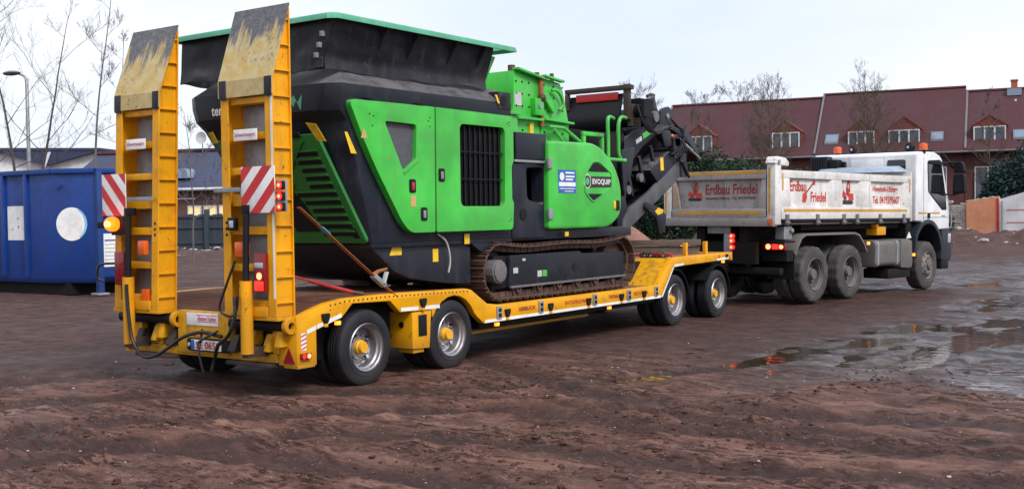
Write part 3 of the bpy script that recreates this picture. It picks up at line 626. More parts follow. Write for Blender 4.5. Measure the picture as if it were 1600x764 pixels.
bare_tree((48.4, 15.75, 0), 8.5, .10, (.02, .0), 51, 'large bare tree in front of the leftmost brick house', G2, 'bark_twig', 46, .34, .16, minr=.0045, up=1.3)
bare_tree((54.2, 11.0, 0), 9.0, .10, (.0, .02), 57, 'large bare tree in front of the middle brick house', G2, 'bark_twig', 46, .34, .18, minr=.0045, up=1.3)
bare_tree((60.7, 7.2, 0), 8.4, .08, (.0, .0), 63, 'thin bare tree in front of the rightmost brick house', G2, 'bark_twig', 18, .2, .3, minr=.006)
bare_tree((45.8, 17.6, 0), 6.6, .08, (.02, .03), 67, 'small bare tree beside the dark evergreen bush', G2, 'bark_twig', 26, .42, .15, minr=.0045, up=1.3)
G3 = 'bare trees beyond the houses'
bare_tree((84, 42.5, 0), 13.3, .16, (0, 0), 71, 'far bare tree with a dark nest, left of the brick houses', G3, 'bark', 20, .34, .35, minr=.009)
nest = tag(part('bird_nest', MB().ball((83.6, 41.6, 12.6), .42, 2, (1, 1, .85), .25), 'bark', None, smooth=0), 'dark bird nest in the far bare tree left of the houses', 'nest')
bare_tree((84, 37, 0), 12.3, .16, (0, 0), 75, 'left one of two far bare trees rising over the leftmost roof', G3, 'bark', 24, .36, .4, minr=.009)
bare_tree((86, 33.6, 0), 12.6, .16, (0, 0), 79, 'right one of two far bare trees rising over the leftmost roof', G3, 'bark', 24, .36, .4, minr=.009)
def leaf_mat(name, a, b):
    t = NT(name); c = t.mix(t.ramp(t.noise(1.6, 5, .7), .35, .65), a, b); return t.done(c, .6, 0, .3)
M['leaf_dark'] = leaf_mat('dark evergreen leaves', (.010, .028, .016), (.026, .062, .030))
M['leaf_pine'] = leaf_mat('blue green conifer needles', (.010, .028, .028), (.022, .055, .048))
M['leaf_bush'] = leaf_mat('dull green bush leaves', (.022, .045, .018), (.06, .085, .035))
def foliage(mb, c, rad, n, size, rnd, shell=.55):
    C0 = Vector(c)
    for i in range(n):
        d = Vector((rnd.gauss(0, 1), rnd.gauss(0, 1), rnd.gauss(0, 1))).normalized(); q = shell+(1-shell)*rnd.random()**.6
        p = C0+Vector((d.x*rad[0], d.y*rad[1], d.z*rad[2]))*q; a = Vector((rnd.uniform(-1, 1), rnd.uniform(-1, 1), rnd.uniform(-.6, .6))).normalized()
        b = a.orthogonal().normalized(); b.rotate(Matrix.Rotation(rnd.uniform(0, 6.28), 3, a)); s = size*rnd.uniform(.6, 1.4)
        mb.add([p-a*s, p+b*s*.42, p+a*s, p-b*s*.42], [(0, 1, 2, 3)])
def shrub(name, base, blobs, n, size, leaf, label, seed, group=None):
    rnd = random.Random(seed); t = thing(name, label, 'shrub' if 'bush' in name else 'tree', base, group); mb = MB(); st = MB(); B = Vector(base)
    for (dx, dy, dz, rx, ry, rz) in blobs:
        vol = n*int(1+2*rx*ry*rz)
        for k in range(9):   # uneven clumps inside the lobe
            d = Vector((rnd.gauss(0, 1), rnd.gauss(0, 1), rnd.gauss(0, 1))).normalized()*.62
            foliage(mb, B+Vector((dx+d.x*rx, dy+d.y*ry, dz+d.z*rz)), (rx*.52, ry*.52, rz*.5), n//7, size, rnd, .35)
        foliage(mb, B+Vector((dx, dy, dz)), (rx*.9, ry*.9, rz*.9), n//2, size, rnd, .7)
        st.tube([B+Vector((0, 0, -.2)), B+Vector((dx*.5, dy*.5, dz*.5)), B+Vector((dx, dy, dz))], .09, 6, .03)
    part('crown', mb, leaf, t, smooth=0); part('trunk', st, 'bark', t, smooth=60); return t
shrub('evergreen_bush', (37.6, 13.6, 0), [(0, 0, 2.6, 1.3, 1.5, 2.0), (-.4, 1.3, 2.9, 1.2, 1.4, 2.1), (.3, -1.3, 2.5, 1.2, 1.3, 2.0), (0, 2.6, 2.2, 1.3, 1.5, 2.0), (0, .3, 1.2, 1.6, 2.6, 1.5), (-.3, 4.2, 2.0, 1.4, 1.6, 2.1), (-.5, 6.0, 1.7, 1.4, 1.7, 1.9)], 3200, .085, 'leaf_dark', 'large dark evergreen bush behind the conveyor and the tipper', 5)
shrub('conifer_bush', (59.0, 5.2, 0), [(0, 0, 2.6, 1.7, 1.7, 2.4), (0, -1.4, 3.2, 1.8, 1.7, 2.8), (.5, -3.0, 3.6, 1.8, 1.8, 3.0), (0, .9, 1.8, 1.3, 1.2, 1.8)], 2600, .11, 'leaf_pine', 'dark bluish conifer behind the white wall at the right', 6)
shrub('green_bush', (42.0, 10.9, 0), [(0, 0, 2.3, .9, .8, 1.7), (.3, -.5, 1.7, .8, .7, 1.5), (0, .5, 2.6, .6, .6, 1.3)], 900, .11, 'leaf_bush', 'green bush standing just left of the truck cab', 8)
shrub('small_bush', (49.6, 7.2, 0), [(0, 0, .95, .7, .65, .95), (.2, -.45, .8, .6, .5, .8), (0, .5, 1.3, .5, .5, .8)], 600, .09, 'leaf_bush', 'low leafy bush against the broken masonry wall', 9)
# ------------------------------------------------------------------ wheels
def arc(cx, cz, r, a0, a1, n=10): return [(cx+r*math.cos(R(a0+(a1-a0)*i/n)), cz+r*math.sin(R(a0+(a1-a0)*i/n))) for i in range(n+1)]
def tyre_mb(ro, ri, w, lug=0., n=72):
    # outer face at y=0, inner face at y=w
    s = ro-ri
    prof = [(ri, .012), (ri+s*.10, .004), (ri+s*.34, -.004), (ri+s*.36, .001), (ri+s*.55, -.002), (ri+s*.8, .010), (ri+s*.93, .022), (ro-.006, .034), (ro, .052)]
    for k in range(1, 4):
        c = .045+(w-.09)*k/4; prof += [(ro+.001, c-.012), (ro-.012, c-.008), (ro-.012, c+.008), (ro+.001, c+.012)]
    prof += [(ro, w-.05), (ro-.006, w-.034), (ri+s*.8, w-.01), (ri+s*.4, w), (ri, w-.012)]
    mb = MB().lathe(prof, (0, 0, 0), n)
    if lug:
        k = len(prof); vs = []
        for i in range(n):
            for m in range(k):
                x, y, z = mb.v[i*k+m]; r = math.hypot(x, z)
                if r > ri+s*.9 and (i//2) % 2 == 0: q = (r-lug)/r; x *= q; z *= q
                vs.append((x, y, z))
        mb.v = vs
    return mb
def dished_rim(ri, depth, holes=8):
    mb = MB().lathe([(ri+.004, -.004), (ri+.012, .006), (ri-.012, .022), (ri-.020, .05), (ri-.038, .062), (ri-.045, depth), (ri-.065, depth+.012), (ri*.55, depth+.004), (ri*.50, depth-.03), (.03, depth-.03), (.03, depth-.01), (ri*.45, depth-.01), (ri*.5, depth+.03), (ri-.03, depth+.03), (ri, .1), (ri, .02)], n=48)
    return mb
def nuts_mb(rc, y0, n=10, r=.014, l=.03):
    mb = MB()
    for i in range(n):
        a = 2*math.pi*i/n; mb.cyl((rc*math.cos(a), y0, rc*math.sin(a)), (rc*math.cos(a), y0-l, rc*math.sin(a)), r, n=6)
    return mb
def dark_holes(rc, y0, n, r):
    mb = MB()
    for i in range(n):
        a = 2*math.pi*(i+.35)/n; mb.cyl((rc*math.cos(a), y0-.004, rc*math.sin(a)), (rc*math.cos(a), y0+.01, rc*math.sin(a)), r, n=12)
    return mb
WHEEL = {}
def wheel_kit(key, ro, ri, w, depth, tyre_m, rim_m, hub_m, hubr, hubl, lug=0., flat=False, holes=5):
    k = {}
    if flat:
        rim = MB().lathe([(ri+.004, -.004), (ri+.012, .006), (ri-.012, .02), (ri-.03, .035), (ri*.72, .006), (ri*.66, -.02), (.02, -.02), (.02, .02), (ri*.6, .04), (ri, .06)], n=40)
        holes_mb = dark_holes(ri*.80, .016, 10, .020); hub = MB().lathe([(hubr, 0), (hubr, -hubl), (hubr*.85, -hubl-.012), (.002, -hubl-.012), (.002, 0)], n=24); nut = nuts_mb(ri*.60, -.022, 10)
    else:
        rim = dished_rim(ri, depth); holes_mb = dark_holes(ri*.70, depth+.004, holes, ri*.115)
        hub = MB().lathe([(hubr*1.25, depth-.03), (hubr*1.2, depth-.06), (hubr, depth-.07), (hubr, depth-.03-hubl), (hubr*.9, depth-.045-hubl), (.002, depth-.045-hubl), (.002, depth-.03)], n=24); nut = nuts_mb(ri*.52, depth-.026, 10)
    for nm, mb, mt in (('wheel', rim, rim_m), ('tyre', tyre_mb(ro, ri, w, lug), tyre_m), ('hub', hub, hub_m), ('wheel_nuts', nut, rim_m), ('hand_holes', holes_mb, 'black')):
        k[nm] = mesh_of(mb, nm, mt, 0, 0, 35)
    WHEEL[key] = k
def wheel(key, parent, x, y, z, left=False, dual=0.):
    k = WHEEL[key]; sg = -1 if left else 1
    def put(nm, par, dy=0.):
        me, c = k[nm]; o = bpy.data.objects.new(nm, me); COL.objects.link(o); o.parent = par
        if par is parent:
            cc = Vector((x+sg*c.x, y+sg*(c.y+dy), z+c.z)); o.location = cc-ORG[parent]; o.rotation_euler = (0, 0, math.pi if left else 0); ORG[o] = c
        else: o.location = Vector((c.x, c.y+dy, c.z))-ORG[par]
        if nm in ('wheel_nuts', 'hand_holes'): o['kind'] = 'stuff'
        return o
    w = put('wheel', parent)
    for nm in ('tyre', 'hub', 'wheel_nuts', 'hand_holes'): put(nm, w)
    if dual: put('tyre', w, dual)
    return w

# ------------------------------------------------------------------ low loader trailer
TW = 2.74
T = thing('low_loader_trailer', 'yellow low loader trailer with both loading ramps folded upright at its rear', 'trailer', (4.0, 1.37, 0))
BEAM = [(-.94, .33), (-.94, .79), (-.76, .845), (-.54, .90), (-.28, .93), (.30, .935), (1.72, .905), (1.82, .885), (2.13, .70), (2.4, .665), (6.46, .66), (6.93, 1.06), (9.1, 1.07), (9.12, .99), (9.0, .95),
        (7.32, .92), (6.97, .905), (6.55, .46), (2.07, .465), (1.93, .56)]+arc(1.49, .40, .44, 28, 150, 8)+[(1.09, .705), (.56, .72), (.40, .855), (-.18, .87), (-.34, .735), (-.70, .645), (-.70, .30)]
for y0, y1 in ((0., .09), (TW-.09, TW)):
    b = part('side_beam', MB().prism(BEAM, y0, y1, 'y'), 'yellow', T, .008)
    if y0 == 0:
        sb = b
ST = []  # white and red reflective edge tape on the right beam
def strip(parent, pts, h, mat, name='reflective_tape', y=-.0035):
    for (x0, z0), (x1, z1) in zip(pts[:-1], pts[1:]):
        part(name, MB().hexa([(x0, y, z0), (x1, y, z1), (x1, y+.002, z1), (x0, y+.002, z0), (x0, y, z0+h), (x1, y, z1+h), (x1, y+.002, z1+h), (x0, y+.002, z0+h)]), mat, parent, smooth=0)
strip(sb, [(-.69, .655), (-.345, .742)], .042, 'sign_white'); strip(sb, [(-.83, .615), (-.705, .65)], .042, 'sign_white')
strip(sb, [(.57, .728), (.86, .722)], .04, 'sign_white'); strip(sb, [(.90, .721), (1.23, .716)], .04, 'sign_white')
strip(sb, [(2.08, .470), (6.54, .465)], .036, 'sign_white'); strip(sb, [(8.55, .945), (9.0, .955)], .035, 'sign_white')
part('reflective_tape', MB().hexa([(6.56, -.0035, .475), (6.60, -.0035, .475), (6.60, -.0015, .475), (6.56, -.0015, .475), (6.955, -.0035, .905), (6.995, -.0035, .915), (6.995, -.0015, .915), (6.955, -.0015, .905)]), 'sign_white', sb, smooth=0)
strip(sb, [(7.0, .912), (7.32, .925)], .035, 'sign_white')
for s_, x0, w in (('ABBRUCH', 2.78, .36), ('ENTSORGUNG', 3.85, .56), ('TIEFBAU', 4.98, .30), ('RECYCLING', 5.72, .40)):
    text('lettering', s_, 'letter_red' if s_ in ('ENTSORGUNG', 'RECYCLING') else 'letter_dull', sb, (x0, -.001, .555), (1, 0, 0), (0, 0, 1), .052, w)
for x in (2.36, 3.27, 4.60, 5.55, 6.38):   # ratchet winch plates in the beam
    w = part('lashing_plate', MB().box(x-.05, x+.05, -.022, -.001, .50, .65), 'galv', T, .006); part('lashing_slot', MB().box(x-.028, x+.028, -.026, -.0225, .52, .565).box(x-.028, x+.028, -.026, -.0225, .585, .625), 'black', w, smooth=0)
for x, z in ((2.53, .56), (3.49, .56), (4.43, .56), (5.33, .56), (6.0, .56), (.93, .80), (-.58, .755)):   # bell shaped lashing rings
    l = part('lashing_ring', MB().prism(rounded([(x-.055, z+.045), (x+.055, z+.045), (x+.045, z-.01), (x+.02, z-.055), (x-.02, z-.055), (x-.045, z-.01)], .012, 2), -.03, -.001, 'y'), 'black', T, .004, 1)
    part('ring_catch', MB().box(x-.022, x+.022, -.026, -.002, z-.09, z-.056), 'yellow', l, .003)
for x, z in ((2.32, .435), (5.0, .43), (-.40, .69), (8.78, .92)):
    l = part('marker_lamp', MB().box(x-.028, x+.028, -.02, .02, z-.02, z+.02), 'lamp_marker', T, .005); part('lamp_bracket', MB().box(x-.05, x+.05, -.012, .03, z+.0205, z+.028), 'black', l, smooth=0)
# decks
D = MB()
def deck(name, prof, mat='deck', th=.04, y0=.092, y1=TW-.092, dz=-.012):
    top = [(x, z+dz) for x, z in prof]; bot = [(x, z+dz-th) for x, z in reversed(prof)]
    return part(name, MB().prism(top+bot, y0, y1, 'y'), mat, T, smooth=20)
deck('rear_deck', [(-.93, .79), (-.76, .845), (-.54, .90), (-.28, .93), (.30, .935), (1.72, .905), (1.82, .885), (2.13, .70)])
deck('low_deck', [(2.13, .70), (2.4, .665), (6.44, .66)])
r = part('gooseneck_riser', MB().hexa([(6.44, .092, .64), (6.50, .092, .60), (6.50, TW-.092, .60), (6.44, TW-.092, .64), (6.90, .092, 1.05), (6.97, .092, 1.02), (6.97, TW-.092, 1.02), (6.90, TW-.092, 1.05)]), 'yellow_rusty', T, smooth=0)
deck('front_deck', [(6.90, 1.06), (9.08, 1.07)], 'deck')
g = MB()
for k in range(26):       # tread bars across the sloping rear deck
    x = -.9+.024*k*1.9; z = float(np.interp(x, [-.94, -.76, -.54, -.28, .3, 1.72], [.79, .845, .90, .93, .935, .905]))-.010
    g.box(x-.006, x+.006, .10, 2.64, z, z+.007)
part('tread_bars', g, 'deck', T, smooth=0, kind='stuff')
bl = MB()
for k in range(34):       # bolt heads along the rear beam
    x = -.5+.068*k; z = float(np.interp(x, [-.54, -.28, .3, 1.72, 1.82], [.90, .93, .935, .905, .885]))-.03; bl.cyl((x, -.001, z), (x, -.006, z), .009, n=6)
part('bolt_heads', bl, 'black', T, smooth=0, kind='stuff')
# chassis beneath
part('main_chassis', MB().box(-.85, 2.1, .55, .75, .45, .74).box(-.85, 2.1, 2.0, 2.2, .45, .74).box(2.0, 6.6, .4, .6, .34, .6).box(2.0, 6.6, 2.14, 2.34, .34, .6).box(6.5, 9.1, .5, .7, .7, 1.0).box(6.5, 9.1, 2.04, 2.24, .7, 1.0), 'chassis', T, smooth=0)
part('under_tray', MB().box(2.1, 6.5, .1, 2.64, .40, .455), 'chassis', T, smooth=0); part('outrigger_rail', MB().box(2.2, 5.0, .35, .40, .30, .335), 'yellow', T, smooth=0)
b = part('wheel_bay_box', MB().prism([(.76, .30), (1.05, .285), (1.085, .70), (.76, .70)], .004, .45, 'y'), 'yellow', T, .006)
part('box_window', MB().box(.86, 1.0, -.004, .003, .43, .665), 'black', b, .004); part('box_plug', MB().cyl((.75, .16, .56), (.758, .16, .56), .035, n=12), 'black', b); part('box_foot', MB().box(.80, .98, .03, .25, .245, .296), 'yellow', b, .006)
part('wheel_arch_lining', MB().box(-.68, .70, .28, .34, .3, .84), 'chassis', T, smooth=0)
for x in (.04, 1.47, 7.06, 8.61): part('axle', MB().cyl((x, .25, .4), (x, TW-.25, .4), .065, n=12), 'chassis', T)
wheel_kit('trailer', .40, .245, .235, .145, 'rubber', 'steel_rim', 'rim_yellow', .062, .062)
for x in (.04, 1.47, 7.06, 8.61):
    for left in (False, True): wheel('trailer', T, x, TW-.012 if left else .012, .392, left, .27)
# front bogie mudguards, turntable, drawbar
for x in (7.06, 8.61):
    for y0, y1 in ((.01, .5), (TW-.5, TW-.01)):
        a = arc(x, .40, .475, 8, 150 if x > 8 else 120, 14); b_ = arc(x, .40, .462, 150 if x > 8 else 120, 8, 14); part('mudguard', MB().prism(a+b_, y0, y1, 'y'), 'black', T, smooth=40)
part('bogie_frame', MB().box(6.8, 9.05, .6, 2.14, .55, .72).cyl((7.8, 1.37, .72), (7.8, 1.37, .92), .6, n=28), 'chassis', T)
part('drawbar', MB().bar((9.0, .7, .62), (10.55, 1.35, .66), .14, .14).bar((9.0, 2.04, .62), (10.55, 1.38, .66), .14, .14).cyl((10.5, 1.36, .66), (10.85, 1.36, .66), .06), 'chassis', T)
part('front_cap', MB().box(9.1, 9.16, .0, TW, .93, 1.065), 'yellow', T, .006); part('side_marker', MB().cyl((8.62, -.012, 1.01), (8.62, -.001, 1.01), .03, n=16), 'lens_orange', T); part('front_lamp', MB().box(8.88, 8.96, -.02, -.001, .99, 1.04), 'black', T, .004)
for x, y in ((7.62, .12), (8.35, .12), (7.62, 2.6), (8.35, 2.6)): part('stake', MB().box(x-.035, x+.035, y-.03, y+.03, 1.05, 1.27), 'yellow', T, .005)

# rear end
part('rear_crossmember', MB().box(-1.0, -.9, .95, 1.76, .36, .80).box(-.98, -.88, .27, 2.47, .33, .42), 'yellow_rusty', T, .008)
for y0, y1 in ((.27, .94), (1.77, 2.47)): part('rear_recess', MB().box(-.90, -.86, y0, y1, .43, .79), 'chassis', T, smooth=0)
for y, z, s_ in ((.36, .50, .09), (.86, .47, .11), (1.86, .48, .11), (2.12, .52, .08), (2.40, .47, .10), (.58, .56, .08)): part('hinge_block', MB().prism(rounded([(-1.06, z-.06), (-.90, z-.06), (-.90, z+.10), (-.98, z+.12)], .02, 2), y-s_/2, y+s_/2, 'y'), 'rust_dark' if z < .5 else 'yellow_rusty', T, .008)
part('rear_step', MB().box(-1.05, -.86, .30, .95, .285, .325), 'rust_dark', T, .008); part('rear_step', MB().box(-1.05, -.86, 1.78, 2.44, .285, .325), 'rust_dark', T, .008)
part('rear_post_foot', MB().box(-.955, -.72, .002, .2, .285, .325), 'yellow', T, .006)
for s, y0 in ((1, .0), (-1, TW)):   # corner posts with lamp, triangle reflector and chevron sticker
    ya, yb = sorted((y0, y0+s*.26))
    cp = part('corner_post', MB().prism([(-.962, .31), (-.942, .31), (-.942, .80), (-.962, .80)], ya, yb, 'y'), 'yellow', T, .004)
    part('triangle_reflector', MB().prism([(ya+.03, .335), (ya+.19, .335), (ya+.11, .485)], -.972, -.9635, 'x'), 'lens_red', cp, smooth=0)
lm = part('corner_lamp', MB().box(-.93, -.80, -.035, -.001, .375, .435), 'lens_red', T, .008); part('lamp_core', MB().cyl((-.835, -.037, .405), (-.835, -.0355, .405), .024, n=14), 'lamp_red_core', lm); part('lamp_side', MB().cyl((-.90, -.037, .405), (-.90, -.0355, .405), .022, n=14), 'lamp_red', lm)
cs = decal('contour_sticker', 'sign_white', T, (-.91, 0, .46), (1, 0, 0), (0, 0, 1), rect(.07, .17))
for k in range(4): decal('sticker_stripe', 'red_film', cs, (-.91, -.0015, .465+k*.042), (1, 0, 0), (0, 0, 1), [(0, .0), (.07, .022), (.07, .035), (0, .013)])
bs = part('notice_board', MB().box(-1.012, -1.001, 1.10, 1.60, .655, .785), 'sign_white', T, .003)
text('lettering', 'Abstand halten', 'pink', bs, (-1.012, 1.42, .705), (0, -1, 0), (0, 0, 1), .050, .29); decal('label_frame', 'letter_red', bs, (-1.012, 1.44, .693), (0, -1, 0), (0, 0, 1), rect(.33, .005)); decal('label_frame', 'letter_red', bs, (-1.012, 1.44, .762), (0, -1, 0), (0, 0, 1), rect(.33, .005))
ph = part('plate_holder', MB().prism(rounded([(.92, .39), (1.58, .39), (1.58, .525), (.92, .525)], .05), -1.03, -1.001, 'x'), 'black', T, .006)
pl = part('number_plate', MB().box(-1.038, -1.031, 1.03, 1.50, .405, .51), 'sign_white', T, .002)
text('lettering', 'SE 0658', 'letter_red', pl, (-1.038, 1.42, .42), (0, -1, 0), (0, 0, 1), .075, .37, .02); decal('blue_band', 'blue_film', pl, (-1.038, 1.497, .408), (0, -1, 0), (0, 0, 1), rect(.05, .099)); part('plate_lamp', MB().cyl((-1.031, 1.54, .455), (-1.04, 1.54, .455), .02, n=12), 'lens_clear', ph)
def ramp(y0, lean, right):
    y1 = y0+.75; xr, xf = -1.14, -.90; ml = (y0+y1)/2
    def L(x, z): return x+lean*(z-.8)
    def xz(mb): mb.v = [(L(v[0], v[2]), v[1], v[2]) for v in mb.v]; return mb
    rail = MB()
    for a, b, inn in ((y0, y0+.11, 1), (y1-.11, y1, -1)):
        web = a+.035 if inn == 1 else b-.035
        rail.prism([(xr, .80), (xf, .80), (xf, 3.84), (xr, 3.13)], web-.006, web+.006, 'y')          # web
        rail.box(xr-.004, xr+.012, a, b, .80, 3.10)                                                   # rear flange
        rail.box(xf-.012, xf+.004, a, b, .80, 3.80)                                                   # front flange
        rail.hexa([(xr-.004, a, 3.10), (xr+.012, a, 3.10), (xr+.012, b, 3.10), (xr-.004, b, 3.10), (xf-.018, a, 3.80), (xf-.002, a, 3.80), (xf-.002, b, 3.80), (xf-.018, b, 3.80)])
    rp = part('ramp', xz(rail), 'yellow_ramp', T, .003, 1, label=('right' if right else 'left')+' loading ramp folded upright')
    for k in range(12):
        z = .93+.25*k; x0 = xr+.012 if z < 3.1 else xr+.012+(z-3.1)/.7*.225
        for a in (y0, y1-.04):
            if x0 < xf-.03: part('rib', xz(MB().box(x0, xf-.013, a+.001, a+.034 if a == y0 else a+.039, z, z+.012)), 'yellow_ramp', rp, smooth=0)
    for z, h in ((.86, .10), (1.24, .07), (1.60, .08), (1.88, .12), (2.19, .07), (2.53, .07), (2.88, .06)):
        part('rung', xz(MB().box(xr+.03, xr+.17, y0+.112, y1-.112, z, z+h)), 'yellow_ramp', rp, .004)
    part('ramp_floor', xz(MB().box(xf-.05, xf-.02, y0+.113, y1-.113, .84, 3.0)), 'galv', rp, smooth=0)
    part('top_plate', xz(MB().hexa([(xr-.022, y0-.012, 2.95), (xr-.006, y0-.012, 2.95), (xr-.006, y1+.012, 2.95), (xr-.022, y1+.012, 2.95), (xr-.022, y0-.012, 3.11), (xr-.006, y0-.012, 3.11), (xr-.006, y1+.012, 3.11), (xr-.022, y1+.012, 3.11)])
         .hexa([(xr-.022, y0-.012, 3.111), (xr-.006, y0-.012, 3.111), (xr-.006, y1+.012, 3.111), (xr-.022, y1+.012, 3.111), (xf-.02, y0-.012, 3.845), (xf-.004, y0-.012, 3.845), (xf-.004, y1+.012, 3.845), (xf-.02, y1+.012, 3.845)])), 'worn', rp, smooth=0)
    for a in (y0-.014, y1-.11): part('wear_pad', xz(MB().box(xr-.029, xr-.0225, a, a+.10, 2.93, 3.12)), 'hopper', rp, .002)
    tz = decal('reflective_tape', 'sign_white', rp, (L(xr, 1.6)-.004, y0+.03 if right else y1, .98), (0, -1, 0), (lean, 0, 1), rect(.028, 2.0))
    sg = part('warning_sign', xz(MB().box(xr-.02, xr-.008, ml-.16, ml+.17, 2.52, 2.63)), 'sign_white', rp, .002)
    text('lettering', 'Schwertransport', 'pink', sg, (L(xr-.02, 2.57), ml+.155, 2.548), (0, -1, 0), (lean, 0, 1), .05, .30)
    for k in range(3): part('pin_hole', xz(MB().cyl((xr-.006, y1-.055 if right else y0+.055, 1.60+.06*k), (xr+.0, y1-.055 if right else y0+.055, 1.60+.06*k), .016, n=10)), 'black', rp)
    part('ramp_foot', MB().prism([(-1.16, .80), (-.86, .80), (-.86, .86), (-1.16, .90)], y0+.12, y1-.12, 'y').box(-1.15, -.90, y0-.02, y1+.02, .765, .799), 'yellow_ramp', rp, .004)
    yc = y0+.34 if right else y0+.39
    cy = part('lift_cylinder', MB().cyl((-1.22, yc, .44), (-1.22, yc, 1.15), .062, n=20), 'yellow_ramp', rp)
    part('piston_rod', MB().cyl((-1.22, yc, 1.151), (-1.20, yc, 1.86), .032, n=16), 'black', cy); part('cylinder_lug', MB().box(-1.25, -.98, yc-.045, yc+.045, .40, .50), 'rust_dark', cy, .006); part('top_lug', MB().box(-1.23, -1.12, yc-.035, yc+.035, 1.81, 1.89), 'black', cy, .006)
    e = y0-.05 if right else y0-.16
    hp = part('hinge_pin', MB().cyl((-1.0, e+.05, .705), (-1.0, y1+.06, .705), .058, n=20), 'black', rp); part('hinge_collar', MB().lathe([(.04, 0), (.078, 0), (.085, .012), (.085, .05), (.04, .05)], (-1.0, e, .705), 24), 'yellow_ramp', hp)
    part('hinge_bracket', MB().box(-.98, -.90, y0+.15, y0+.24, .42, .77).box(-.98, -.90, y1-.25, y1-.16, .42, .77).prism([(-1.06, .5), (-.9, .5), (-.9, .66), (-1.02, .66)], y0+.05, y0+.14, 'y'), 'yellow_rusty', rp, .006)
    return rp
ramp(.08, .0, True); ramp(1.90, .035, False)
def warning_board(y0, y1, z0, z1, flip):
    b = part('warning_board', MB().box(-1.185, -1.175, y0, y1, z0, z1), 'sign_white', T, .002, label='red and white striped warning board'); W, H = y1-y0, z1-z0
    def clip(d0, d1):
        pts = []
        for q in ((0, 0), (W, 0), (W, H), (0, H)): pts.append(q)
        def half(ps, f):
            o = []
            for i in range(len(ps)):
                a, c = ps[i], ps[(i+1) % len(ps)]; fa, fc = f(a), f(c)
                if fa >= 0: o.append(a)
                if fa*fc < 0: t = fa/(fa-fc); o.append((a[0]+(c[0]-a[0])*t, a[1]+(c[1]-a[1])*t))
            return o
        g = (lambda p: p[1]+1.0*(W-p[0])) if flip else (lambda p: p[1]+1.0*p[0])
        return half(half(pts, lambda p: g(p)-d0), lambda p: d1-g(p))
    for k in range(4):
        ps = clip((k*.27-.06), (k*.27+.075))
        if len(ps) > 2: decal('red_stripe', 'red_film', b, (-1.185, y1, z0), (0, -1, 0), (0, 0, 1), ps, .002, .001)
    part('board_bracket', MB().box(-1.174, -1.15, y0+.03 if y0 > 1 else y1-.5, y1+.03 if y0 < 1 else y1-.03, z0+.18, z0+.22), 'galv', b, smooth=0)
    return b
warning_board(.03, .50, 1.81, 2.26, True); warning_board(2.35, 2.77, 1.81, 2.26, False)
part('board_arm', MB().box(-1.172, -1.15, .5, .93, 2.02, 2.065), 'galv', T, .003); part('board_arm', MB().box(-1.172, -1.15, 1.92, 2.36, 1.96, 2.005), 'galv', T, .003)
# lamps at the rear
lb = part('lamp_bar', MB().box(-1.165, -1.14, -.10, .03, 1.82, 2.12), 'galv', T, .004)
for z, core in ((2.07, 1), (1.965, 0), (1.865, 0)):
    part('lamp_housing', MB().box(-1.195, -1.1655, -.098, .0, z-.037, z+.037), 'black', lb, .006); part('red_lamp', MB().cyl((-1.205, -.05, z), (-1.1955, -.05, z), .034, n=18), 'lamp_red', lb); part('lamp_core', MB().cyl((-1.208, -.05, z), (-1.2055, -.05, z), .016, n=12), 'lamp_red_core', lb)
part('amber_reflector', MB().box(-1.197, -1.166, -.098, .0, 2.0, 2.026), 'lens_orange', lb, .004)
tl = part('tail_lamp', MB().box(-1.20, -1.12, .18, .33, 1.04, 1.42), 'lens_red', T, .012); part('lit_segment', MB().cyl((-1.206, .25, 1.20), (-1.2005, .25, 1.20), .035, n=16), 'lamp_red_core', tl); part('lit_segment', MB().box(-1.205, -1.2005, .195, .315, 1.06, 1.15), 'lamp_red', tl, .002); part('clear_segment', MB().box(-1.204, -1.2005, .195, .315, 1.28, 1.33), 'lens_clear', tl, .001)
part('tail_lamp', MB().box(-1.20, -1.12, 2.39, 2.56, 1.06, 1.42), 'lens_red', T, .012)
part('orange_marker', MB().box(-1.205, -1.14, .44, .60, 1.38, 1.53), 'lens_orange', T, .015); part('orange_marker', MB().box(-1.205, -1.14, 2.03, 2.14, 1.39, 1.54), 'lens_orange', T, .015); part('orange_marker', MB().box(-1.14, -1.08, .50, .62, .86, 1.08), 'lens_orange', T, .01); part('orange_marker', MB().box(-1.14, -1.08, 2.06, 2.18, .84, 1.02), 'lens_orange', T, .01)
part('work_lamp', MB().box(-1.2, -1.15, .59, .70, 1.64, 1.77), 'black', T, .01); part('work_lamp_lens', MB().box(-1.206, -1.2005, .61, .67, 1.67, 1.74), 'lens_clear', T, .003)
bc = part('amber_beacon', MB().lathe([(.002, -.05), (.06, -.05), (.075, -.03), (.08, .03), (.07, .05), (.002, .05)], (0, 0, 0), 24), 'beacon_lens', T)
bc.location = Vector((-1.26, 2.50, 1.72))-ORG[T]; bc.rotation_euler = (0, 0, R(-60)); ORG[bc] = Vector((0, 0, 0))
part('beacon_core', MB().ball((-1.35, 2.445, 1.72), .034, 2), 'lamp_amber', T); part('beacon_holder', MB().box(-1.2, -1.12, 2.36, 2.60, 1.60, 1.80), 'black', T, .01); part('rubber_arm', MB().bar((-1.2, 2.6, 1.72), (-1.22, 2.80, 1.71), .04, .07), 'black', T, .01)
